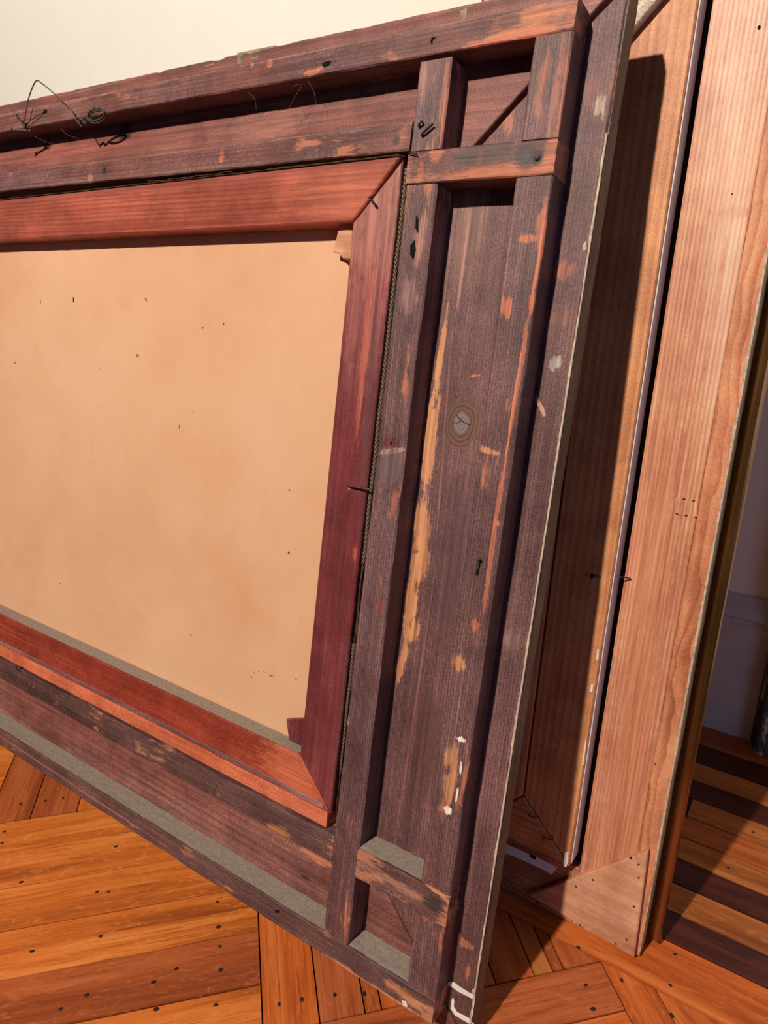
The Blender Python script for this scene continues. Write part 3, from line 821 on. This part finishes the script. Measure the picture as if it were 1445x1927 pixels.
for i in range(nx):
    for j in range(nz):
        a = i * (nz + 1) + j
        fs.append((a, a + nz + 1, a + nz + 2, a + 1))
cv = link('canvas', vs, fs, 'canvas', st, smooth=True)
# dust on the ledge of the lower bar
vs, fs = [], []
nx, ny = 170, 8
for i in range(nx + 1):
    for j in range(ny + 1):
        x = X(SUli) + (X(SUi) - 0.004 - X(SUli)) * i / nx
        y = SY + 0.0016 + (-0.0085 - SY - 0.0016) * j / ny
        vs.append((x, y, Z(SBi) + 0.0006 + 0.0008 * abs(noise.noise(Vector((x * 80, y * 80, 0))))))
for i in range(nx):
    for j in range(ny):
        a = i * (ny + 1) + j
        fs.append((a, a + ny + 1, a + ny + 2, a + 1))
o = link('dust_layer', vs, fs, 'dust', st, smooth=True)
o['kind'] = 'stuff'
# corner wedges
prism('corner_wedge', 'ply', st, [(-0.5537,0.9866), (-0.5595,0.9544), (-0.5510,0.9524), (-0.5428,0.9461), (-0.5291,0.9460), (-0.5350,0.9910)], -0.022, -0.0085, 0.0008)
prism('corner_wedge', 'red_v', st, [(-0.5677,0.3319), (-0.5563,0.2929), (-0.5253,0.2891), (-0.5321,0.3455)], -0.016, -0.0085, 0.0008)

# folded canvas edge along the top bar and braided cord down the side
def ribbon(name, mat, parent, pts, w, amp, seed):
    vs, fs = [], []
    P = pts
    n = 60
    for i in range(n + 1):
        t = i / n * (len(P) - 1)
        k = min(int(t), len(P) - 2)
        f_ = t - k
        x = P[k][0] * (1 - f_) + P[k + 1][0] * f_
        y = P[k][1] * (1 - f_) + P[k + 1][1] * f_
        z = P[k][2] * (1 - f_) + P[k + 1][2] * f_
        dz = amp * noise.noise(Vector((x * 40, seed, 0)))
        for q in range(4):
            s = q / 3
            vs.append((x, y + w * (s - 0.5), z + dz + 0.0016 * math.sin(s * 3.1) * noise.noise(Vector((x * 70, seed + 2, 0)))))
    for i in range(n):
        for q in range(3):
            a = i * 4 + q
            fs.append((a, a + 4, a + 5, a + 1))
    o = link(name, vs, fs, mat, parent, smooth=True)
    so = o.modifiers.new('thick', 'SOLIDIFY')
    so.thickness = 0.0009
    return o
zt = lambda u: Z(ST) - (0.0126 * (SU - u) / (SU - SUl))
ribbon('canvas_fold', 'fabric', st, [(X(u), FY + 0.008, zt(u) + 0.0014) for u in (-1.95, -1.6, -1.3, -1.1, -0.9, -0.75, -0.665)], 0.020, 0.0014, 1.0)
ribbon('canvas_fold', 'fabric', st, [(X(u), FY + 0.012, zt(u) + 0.0026) for u in (-1.30, -1.2, -1.0, -0.85, -0.72, -0.664)], 0.018, 0.0012, 5.0)
ribbon('canvas_fold', 'fabric', st, [(X(u), FY + 0.005, zt(u) + 0.0036) for u in (-1.28, -1.2, -1.1, -1.04)], 0.014, 0.0022, 9.0)
ribbon('canvas_fold', 'fabric', st, [(X(u), FY + 0.004, zt(u) + 0.0020) for u in (-0.95, -0.85, -0.75, -0.67)], 0.012, 0.0012, 14.0)
xg = (X(SU) + X(-0.6495)) / 2 - 0.0008
cpts = []
for k in range(30):
    v = 0.36 - (0.36 + 0.70) * k / 29
    cpts.append((xg + 0.0009 * noise.noise(Vector((k * 0.6, 2, 0))), FY + 0.0052 + 0.0016 * noise.noise(Vector((k * 0.5, 7, 0))), Z(v)))
tube('canvas_cord', 'cord', st, cpts[:19], 0.0027, 8, sub=3)
tube('canvas_cord', 'fabric', st, cpts[18:23], 0.0016, 6, sub=3)
tube('canvas_cord', 'cord', st, cpts[22:], 0.0027, 8, sub=3, taper=0.6)
tube('loose_thread', 'fabric', st, [(xg - 0.001, FY + 0.006, Z(-0.69)), (xg + 0.001, FY + 0.005, Z(-0.73)), (xg - 0.001, FY + 0.007, Z(-0.76)), (xg + 0.0005, FY + 0.01, Z(-0.81))], 0.0007, 5)

# nails in the stretcher
nail('nail', sb_right, (-0.4895,0.6756), SY, (-0.4541,0.6763), 0.0012, 0, 'nail', 0.005)
nail('nail', sb_right, (-0.5006,1.0104), SY, (-0.4904,1.0006), 0.0014, 0.0016, 'nail_dark', 0.004)
# small stains on the canvas
for c, rx, rz, tlt in (((-1.1052,0.8865), 0.0011, 0.0045, 0.1), ((-0.9222,0.8917), 0.0016, 0.0030, 0.5), ((-0.9351,0.8060), 0.0026, 0.0026, 0), ((-1.1999,0.8815), 0.0008, 0.004, 0.3),
                       ((-0.7739,0.3937), 0.0011, 0.0011, 0), ((-0.6059,0.6486), 0.0011, 0.0010, 0), ((-0.7940,0.8545), 0.0011, 0.0010, 0), ((-0.7529,0.8622), 0.0010, 0.0010, 0),
                       ((-0.5968,0.5631), 0.0011, 0.0022, 0), ((-0.5640,0.3908), 0.0016, 0.0008, 0.4), ((-1.2741,0.7706), 0.0011, 0.0011, 0), ((-1.1126,0.3931), 0.0007, 0.0020, 0), ((-0.8297,0.7074), 0.0007, 0.0032, 0)):
    patch('stain_spot', 'faint' if rx < 0.0010 or rx > 0.0015 else 'knot_ring', cv, ellipse(c, rx, rz, 12, tlt), -0.0080, 0.0004, 0.001)
for c, rx in (((-0.6454,0.3676), 0.0014), ((-0.6401,0.3758), 0.0016), ((-0.6333,0.3804), 0.0010), ((-0.6223,0.3823), 0.0012), ((-0.6100,0.3815), 0.0018), ((-0.6050,0.3815), 0.0010), ((-0.6015,0.3770), 0.0008)):
    patch('stain_spot', 'faint', cv, ellipse(c, rx, rx * 0.7, 10), -0.0080, 0.0006, 0.001)

# ------------------------------------------------------------------ wear, knots and marks on the dark frame
def wp(parent, mat, poly, y, name='worn_patch', jit=0.0010):
    return patch(name, mat, parent, poly, y, jit)
for c in ([(-0.3736,0.7756), (-0.3666,0.7702), (-0.3557,0.7660)], [(-0.3771,0.7666), (-0.3709,0.7667), (-0.3666,0.7702)]):
    tube('knot_crack', 'hole', br, [(p[0], 0.0002, p[1]) for p in c], 0.0006, 5)
for poly in ([(-0.3272,0.0478), (-0.3213,0.0500), (-0.3174,0.0448), (-0.3234,0.0425)],):
    wp(L_bot, 'white_paint', poly, FY - 0.0006, 'paint_smear', 0.0005)
# knots and holes in the battens
tube('nail_head', 'ring', L_C, [((-0.3022,1.0393)[0], FY - 0.001, (-0.3022,1.0393)[1]), ((-0.3022,1.0393)[0], FY - 0.0028, (-0.3022,1.0393)[1])], 0.0032, 12, sub=1)
for parent, poly, y in ((L_top, [(-0.5915,1.1652), (-0.5861,1.1667), (-0.5774,1.1667), (-0.5792,1.1623), (-0.5886,1.1607)], FY - 0.0018),
                        (L_top, [(-0.4435,1.1669), (-0.4421,1.1709), (-0.4356,1.1709), (-0.4406,1.1696), (-0.4419,1.1651)], FY - 0.0018),
                        (L_top, [(-1.1597,1.1766), (-1.1509,1.1764), (-1.1521,1.1718), (-1.1609,1.1711)], FY - 0.0018),
                        (L_A2, [(-0.4406,0.9570), (-0.4358,0.9627), (-0.4330,0.9524), (-0.4344,0.9421), (-0.4392,0.9467)], FY - 0.0006),
                        (L_A2, [(-0.4368,0.9894), (-0.4333,0.9842), (-0.4319,0.9694), (-0.4362,0.9752)], FY - 0.0006),
                        (L_A2, [(-0.4370,0.7356), (-0.4348,0.7358), (-0.4345,0.7334), (-0.4367,0.7331)], FY - 0.0006),
                        (L_bot, [(-0.5393,0.0612), (-0.5319,0.0652), (-0.5332,0.0594), (-0.5389,0.0572)], FY - 0.0006)):
    wp(parent, 'hole', poly, y, 'nail_hole', 0.0006)
# notch step on the inner batten
# nails in the frame
nail('nail', L_A1, (-0.4457,1.0826), FY, (-0.4414,1.0860), 0.0013, 0.0020, 'nail', 0.004)
nail('nail', L_A1, (-0.4403,1.0728), FY, (-0.4268,1.0819), 0.0013, 0, 'nail_dark', 0.004)
nail('nail', L_B2, (-0.3053,0.6065), FY, (-0.3040,0.6238), 0.0009, 0.0024, 'nail', 0.004)
nail('nail', L_in, (-1.1838,0.2129), FY, (-1.1879,0.2241), 0.0012, 0.0026, 'nail', 0.006)
nail('nail', L_C, (-0.4541,1.0542), FY - 0.0015, (-0.4435,1.0522), 0.0006, 0.0012, 'nail_dark', 0.003)
# cream paint along the edge of the right rail and dusty scars on the top rail
ed = []
for k in range(120):
    v = 0.40 - (0.40 + 1.10) * k / 119
    wdt = max(0.0003, 0.0011 + 0.0017 * noise.noise(Vector((v * 9, 4, 0))) + 0.0008 * noise.noise(Vector((v * 40, 9, 0))))
    ed.append((X(UO) - wdt, Z(v)))
paint_edge = prism('paint_edge', 'cream_paint', br, ed + [(X(UO) + 0.0011, Z(-1.10)), (X(UO) + 0.0011, Z(0.40))], -0.0006, 0.0012, 0.0002)
wp(br, 'cream_paint', [(-0.2550,0.9624), (-0.2514,0.9675), (-0.2498,0.9581), (-0.2530,0.9571)], 0.0, 'paint_smear')
for poly in ([(-0.7703,1.2111), (-0.7711,1.2192), (-0.7486,1.2192), (-0.7016,1.2186), (-0.7031,1.2163), (-0.7434,1.2151), (-0.7609,1.2157), (-0.7607,1.2045), (-0.7695,1.2044)],
             [(-0.7478,1.2119), (-0.7378,1.2078), (-0.7286,1.2111), (-0.7338,1.2060), (-0.7435,1.2073)], [(-0.8339,1.2119), (-0.8131,1.2131), (-0.8159,1.2108), (-0.8326,1.2097)],
             [(-0.4325,1.2129), (-0.4236,1.2146), (-0.4234,1.2039), (-0.4269,1.2013), (-0.4299,1.2039)]):
    wp(bt, 'pale_scar', poly, 0.0, 'dusty_scar', 0.0006)
# white painted strokes low on the right rail
for poly in ([(-0.2810,0.0764), (-0.2761,0.0793), (-0.2684,0.0779), (-0.2493,0.0777), (-0.2472,0.0730), (-0.2514,0.0718), (-0.2688,0.0701), (-0.2796,0.0718)],
             [(-0.2510,0.0842), (-0.2470,0.0866), (-0.2459,0.0692), (-0.2456,0.0527), (-0.2468,0.0413), (-0.2423,0.0404), (-0.2443,0.0391), (-0.2484,0.0418), (-0.2481,0.0694)],
             [(-0.2756,0.0551), (-0.2739,0.0585), (-0.2718,0.0544), (-0.2714,0.0469), (-0.2663,0.0425), (-0.2575,0.0435), (-0.2473,0.0441), (-0.2462,0.0371), (-0.2594,0.0362), (-0.2684,0.0365), (-0.2752,0.0415)]):
    wp(br, 'white_paint', poly, 0.0, 'paint_stroke', 0.0003)
wp(br, 'flap', [(-0.2840,0.0714), (-0.2827,0.0776), (-0.2808,0.0749), (-0.2777,0.0745), (-0.2801,0.0707)], -0.0002, 'paint_stroke', 0.0002)

# hanging wire, screw ring and cobwebs on the top batten
def f3(p, y):
    return (p[0], y, p[1])
tube('hanging_wire', 'wire', fr, [f3((-1.2049,1.1505), FY - 0.006), f3((-1.1994,1.1638), FY - 0.009), f3((-1.1871,1.1892), FY - 0.012), f3((-1.1677,1.2147), FY - 0.012), f3((-1.1499,1.2102), FY - 0.012),
                                  f3((-1.1087,1.1866), FY - 0.011), f3((-1.0770,1.1653), FY - 0.009), f3((-1.0652,1.1503), FY - 0.006), f3((-1.0564,1.1403), FY - 0.002)], 0.0010, 6)
tube('hanging_wire', 'wire', fr, [f3((-1.2096,1.1526), FY - 0.004), f3((-1.2036,1.1553), FY - 0.008), f3((-1.2114,1.1585), FY - 0.007), f3((-1.2039,1.1610), FY - 0.009), f3((-1.2101,1.1624), FY - 0.006), f3((-1.2025,1.1641), FY - 0.009)], 0.0012, 6)
tube('hanging_wire', 'wire', fr, [f3((-1.2066,1.1547), FY - 0.006), f3((-1.2195,1.1658), FY - 0.008), f3((-1.2375,1.1808), FY - 0.008)], 0.0012, 6)
tube('hanging_wire', 'wire', fr, [f3((-1.1976,1.1579), FY - 0.006), f3((-1.1769,1.1656), FY - 0.006), f3((-1.1580,1.1732), FY - 0.002)], 0.0007, 6)
sc_ = tube('screw_eye', 'nail', fr, [f3((-1.2312,1.1480), FY - 0.012), f3((-1.2219,1.1496), FY - 0.008), f3((-1.2003,1.1500), FY + 0.003)], 0.0017, 8)
tube('screw_head', 'nail', sc_, [f3((-1.2328,1.1490), FY - 0.0125), f3((-1.2312,1.1488), FY - 0.0115)], 0.0034, 10, sub=1)
rc = (-1.0151,1.1498)
ring_pts = []
for k in range(14):
    a = 2 * math.pi * k / 14
    ring_pts.append((rc[0] + 0.0195 * math.cos(a), FY - 0.005 - 0.004 * math.sin(a), rc[1] + 0.0062 * math.sin(a) + 0.002 * math.cos(a)))
tube('hanging_ring', 'ring', fr, ring_pts, 0.0016, 8, closed=True)
tube('hanging_ring', 'ring', fr, [(p[0] + 0.002, p[1] - 0.003, p[2] + 0.002) for p in ring_pts], 0.0011, 8, closed=True)
tube('screw_eye', 'ring', fr, [f3((-1.0581,1.1450), FY - 0.004), f3((-1.0490,1.1487), FY - 0.008), f3((-1.0447,1.1437), FY - 0.004), f3((-1.0358,1.1489), FY - 0.006)], 0.0020, 8)
for pts in ([(-0.7223,1.1561), (-0.7071,1.1448), (-0.7057,1.1320)], [(-0.6409,1.1491), (-0.6283,1.1505), (-0.6434,1.1342), (-0.6511,1.1259)], [(-0.6160,1.1519), (-0.6090,1.1422), (-0.6063,1.1270)],
            [(-1.1937,1.1413), (-1.1707,1.1335), (-1.1363,1.1241)], [(-1.1204,1.1464), (-1.1085,1.1375), (-1.0844,1.1306)], [(-0.9775,1.1532), (-0.9567,1.1525), (-0.9386,1.1520)]):
    tube('cobweb', 'cobweb', fr, [f3(p, FY + 0.004 + 0.012 * (k / len(pts))) for k, p in enumerate(pts)], 0.00015, 4)
tube('cobweb', 'cobweb', fr, [f3((-0.6721,0.1490), FY - 0.002), f3((-0.6738,0.1768), FY - 0.006), f3((-0.6696,0.2009), FY - 0.005), f3((-0.6574,0.2094), FY - 0.002)], 0.00028, 4)

# ------------------------------------------------------------------ gilded frame behind, seen from its back
LEAN3 = 0.148353
gf = empty('gilded_picture_frame', (0,0.7632,0), -LEAN3, 'pale pine back of a gilded frame with a plywood corner brace, behind the dark frame', 'picture frame')
ZB = 0.0056
TOPZ = 1.46
XR, XI = -0.1005, -0.196
XL = -0.470
pd = 0.037
strip1 = plank('rail_strip', 'pine_v', gf, (XI, 0, ZB), (-0.1245, pd, TOPZ), 2, bev=0.0006, jit=0.0002)
strip2 = plank('rail_strip', 'pine_o', gf, (-0.1243, 0.0003, ZB), (XR, pd, TOPZ), 2, bev=0.0006, jit=0.0002)
plank('rail_strip', 'pine_v', gf, (XL, 0, ZB), (XL + 0.0955, pd, TOPZ), 2, bev=0.0006, jit=0.0002, seg=20)
plank('bottom_rail', 'pine_h', gf, (XL + 0.0965, 0, ZB), (XI - 0.0004, pd, 0.098), 0, bev=0.0008, jit=0.0003)
plank('top_rail', 'pine_h', gf, (XL + 0.0965, 0, TOPZ - 0.0925), (XI - 0.0004, pd, TOPZ), 0, bev=0.0008, jit=0.0003, seg=20)
plank('gesso_edge', 'gesso', strip2, (XR, 0.0002, ZB + 0.001), (XR + 0.0016, pd, TOPZ - 0.002), 2, bev=0.0004, jit=0.0006)
fl = []
for k in range(160):
    z = 0.16 + (TOPZ - 0.18) * k / 159
    fl.append((XR - max(0.0002, 0.0011 + 0.0014 * noise.noise(Vector((z * 25, 1, 0))) + 0.0012 * noise.noise(Vector((z * 110, 5, 0)))), z))
prism('gilding_flakes', 'cream_paint', strip2, fl + [(XR + 0.0014, TOPZ - 0.02), (XR + 0.0014, 0.16)], -0.0004, 0.002, 0.0001)
def moulding(name, prof, z0, z1, parent, mat, axis=2, seg=1):
    n = len(prof)
    vs = []
    for z in (z0, z1):
        vs += [((p[0], p[1], z) if axis == 2 else (z, p[1], p[0])) for p in prof]
    fs = [(k, (k + 1) % n, n + (k + 1) % n, n + k) for k in range(n)] + [tuple(range(n)), tuple(n + k for k in range(n))]
    return link(name, vs, fs, mat, parent)
gp = [(XR + 0.0002, 0.0375), (XR + 0.003, 0.0350), (XR + 0.007, 0.0335), (XR + 0.012, 0.0325), (XR + 0.0175, 0.0322), (XR + 0.0200, 0.0335), (XR + 0.0214, 0.037), (XR + 0.0205, 0.048), (XR + 0.012, 0.058), (XR - 0.05, 0.058), (XR - 0.05, 0.0375)]
moulding('gilded_moulding', gp, 0.0125, TOPZ + 0.02, gf, 'gold')
moulding('gilded_moulding', [(XL - (p[0] - XR), p[1]) for p in gp], 0.0125, TOPZ + 0.02, gf, 'gold')
moulding('gilded_moulding', [(0.0125, 0.0375), (0.0125, 0.058), (0.07, 0.058), (0.07, 0.0375)], XL + 0.051, XR - 0.051, gf, 'gold', 0)
moulding('gilded_moulding', [(TOPZ - 0.05, 0.0375), (TOPZ - 0.05, 0.058), (TOPZ + 0.02, 0.058), (TOPZ + 0.02, 0.0375)], XL + 0.051, XR - 0.051, gf, 'gold', 0)
# dark rebate around the canvas
plank('rebate', 'dark_inside', gf, (XI - 0.016, 0.0145, 0.09), (XI - 0.0002, 0.0370, TOPZ - 0.09), 2, seg=6, jit=0.0)
plank('rebate', 'dark_inside', gf, (XL + 0.0957, 0.0145, 0.09), (XL + 0.111, 0.0370, TOPZ - 0.09), 2, seg=6, jit=0.0)
plank('rebate', 'dark_inside', gf, (XL + 0.112, 0.0145, 0.0982), (XI - 0.0165, 0.0370, 0.118), 0, seg=6, jit=0.0)
# plywood corner brace with its nails
brace = prism('corner_brace', 'ply', gf, [(-0.2616,0.0236), (-0.1102,0.1781), (-0.1043,0.0080)], -0.0095, -0.0002, 0.0014, 0.0003)
for c in ((-0.1190,0.1526), (-0.1161,0.1329), (-0.1157,0.0865), (-0.1177,0.0303), (-0.1303,0.0154), (-0.1816,0.0168), (-0.1741,0.0982), (-0.1957,0.0757), (-0.2475,0.0191), (-0.1302,0.1570)):
    tube('nail', 'nail_dark', brace, [(c[0], -0.0085, c[1]), (c[0], -0.0099, c[1])], 0.0015, 8, sub=1)
# finger joint in the pine and the little sap pits
for poly in ([(-0.1512,0.6540), (-0.1438,0.6540), (-0.1444,0.6340), (-0.1474,0.6334)], [(-0.1401,0.6533), (-0.1334,0.6532), (-0.1340,0.6339), (-0.1370,0.6334)], [(-0.1299,0.6538), (-0.1263,0.6532), (-0.1238,0.6339), (-0.1267,0.6334)]):
    patch('finger_joint', 'pine_v', strip1, poly, 0.0, 0.0001, 0.01, 0.0003)
for c in ((-0.1414,0.6537), (-0.1305,0.6537), (-0.1463,0.6343), (-0.1359,0.6342), (-0.1251,0.6343)):
    patch('finger_gap', 'hole', strip1, ellipse(c, 0.0018, 0.0007, 10), -0.0002, 0.0002, 0.001)
for c, rx, rz in (((-0.1463,1.1559), 0.0016, 0.0022), ((-0.1449,0.9954), 0.0008, 0.0008), ((-0.1216,0.2998), 0.0008, 0.0010)):
    patch('pitch_hole', 'hole', strip1, ellipse(c, rx, rz, 10), 0.0, 0.0002, 0.001)

# ------------------------------------------------------------------ canvas held in the gilded frame
rc_ = empty('stretched_canvas', (0,0.7632,0), -LEAN3, 'tan wood canvas stretcher with a white canvas edge, screwed into the gilded frame', 'canvas')
KX, KZ, KW = -0.2060, 0.1115, 0.100
KY = -0.022
KT = TOPZ - 0.095
KL = XL + 0.106
kg = 0.0006
r_bar = prism('stretcher_bar', 'cedar_v', rc_, [(KX, KZ + kg), (KX, KT), (KX - KW * 0.6, KT - KW * 0.6), (KX - KW * 0.6, KZ + KW * 0.6 + kg)] if False else [(KX, KZ + 0.001), (KX, KT), (KX - 0.078, KT - 0.078), (KX - 0.078, KZ + 0.079)], KY, 0.012, 0.0022)
b_bar = prism('stretcher_bar', 'cedar_h', rc_, [(KX - 0.0008, KZ), (KX - 0.0788, KZ + 0.078), (KL + 0.0788, KZ + 0.078), (KL + 0.0008, KZ)], KY, 0.012, 0.0022)
prism('stretcher_bar', 'cedar_v', rc_, [(KL, KZ + 0.001), (KL + 0.078, KZ + 0.079), (KL + 0.078, KT - 0.079), (KL, KT - 0.001)], KY, 0.012, 0.0022)
prism('stretcher_bar', 'cedar_h', rc_, [(KX - 0.0008, KT + 0.0005), (KL + 0.0008, KT + 0.0005), (KL + 0.0788, KT - 0.0775), (KX - 0.0788, KT - 0.0775)], KY, 0.012, 0.0022)
box('canvas', 'canvas', (KL + 0.002, 0.0121, KZ + 0.002), (KX - 0.002, 0.0135, KT - 0.002), rc_)
plank('canvas_side', 'white_canvas', rc_, (KX + 0.0002, KY + 0.004, KZ + 0.004), (KX + 0.0018, 0.011, KT), 2, bev=0.0005, jit=0.0002)
plank('canvas_side', 'white_canvas', rc_, (KL, KY + 0.012, KZ - 0.0018), (KX - 0.012, 0.010, KZ - 0.0002), 0, bev=0.0004, jit=0.0003)
prism('canvas_flap', 'flap', rc_, [(-0.3153,0.0930), (-0.2854,0.0950), (-0.2562,0.0960), (-0.2244,0.0944), (-0.2313,0.0789), (-0.2397,0.0809), (-0.2752,0.0807), (-0.3136,0.0779)], -0.0135, -0.0125, 0.0002, 0.0005)
patch('label', 'stain_dark', rc_, [(-0.2662,0.0964), (-0.2563,0.0969), (-0.2573,0.0909), (-0.2665,0.0917)], -0.0135, 0.0002)
patch('paint_smear', 'white_paint', r_bar, [(-0.2146,0.1312), (-0.2095,0.1338), (-0.2088,0.1219), (-0.2097,0.1108), (-0.2138,0.1068), (-0.2153,0.1185)], KY, 0.0006)
for poly in ([(-0.2112,0.4433), (-0.2092,0.4439), (-0.2081,0.4307), (-0.2106,0.4284)], [(-0.2127,0.3925), (-0.2100,0.3934), (-0.2100,0.3826), (-0.2127,0.3817)], [(-0.2095,0.3094), (-0.2079,0.3140), (-0.2069,0.2739), (-0.2090,0.2731)]):
    patch('paint_smear', 'white_paint', r_bar, poly, KY, 0.0004)
for c in ((-0.2665,0.1657), (-0.2418,0.1414)):
    tube('staple', 'nail', r_bar, [(c[0] - 0.006, KY + 0.001, c[1] - 0.001), (c[0] - 0.004, KY - 0.003, c[1] - 0.0005), (c[0] + 0.006, KY - 0.004, c[1] + 0.003), (c[0] + 0.008, KY + 0.001, c[1] + 0.003)], 0.0008, 6)
sw = (-0.2288,0.5414)
s1 = tube('screw', 'nail', r_bar, [(sw[0] + 0.010, KY + 0.002, sw[1] - 0.001), (sw[0], KY - 0.006, sw[1])], 0.0013, 8, sub=2)
tube('screw_head', 'nail', s1, [(sw[0], KY - 0.006, sw[1]), (sw[0] - 0.0012, KY - 0.0070, sw[1])], 0.0036, 12, sub=1)
sw = (-0.1981,0.5411)
tube('nail', 'nail', rc_, [(KX + 0.001, -0.012, sw[1] + 0.002), (KX + 0.009, -0.010, sw[1] + 0.002), (XI + 0.008, -0.003, sw[1] + 0.001)], 0.0009, 6)

# ------------------------------------------------------------------ pale batten wedged between the two frames
bw = empty('weathered_batten', (0,0.7632,0), -LEAN3, 'pale weathered wooden batten wedged between the dark frame and the gilded frame', 'batten')
p0, p1, q0, q1 = (-0.2197,1.2101), (-0.2835,1.1428), (-0.2548,1.2168), (-0.3199,1.1555)
ax = Vector((p1[0] - p0[0], p1[1] - p0[1])).normalized()
wd = abs((q0[0] - p0[0]) * -ax.y + (q0[1] - p0[1]) * ax.x)
ln = math.hypot(p1[0] - p0[0], p1[1] - p0[1])
body = plank('batten_body', 'grey_wood', bw, (0, -0.0102, -wd / 2), (ln, 0.0, wd / 2), 0, bev=0.0022, jit=0.0011)
cm = Vector(((p0[0] + q0[0]) / 2, (p0[1] + q0[1]) / 2))
body.location = (cm.x, -0.0232, cm.y)
body.rotation_euler = (0, -math.atan2(ax.y, ax.x), 0)
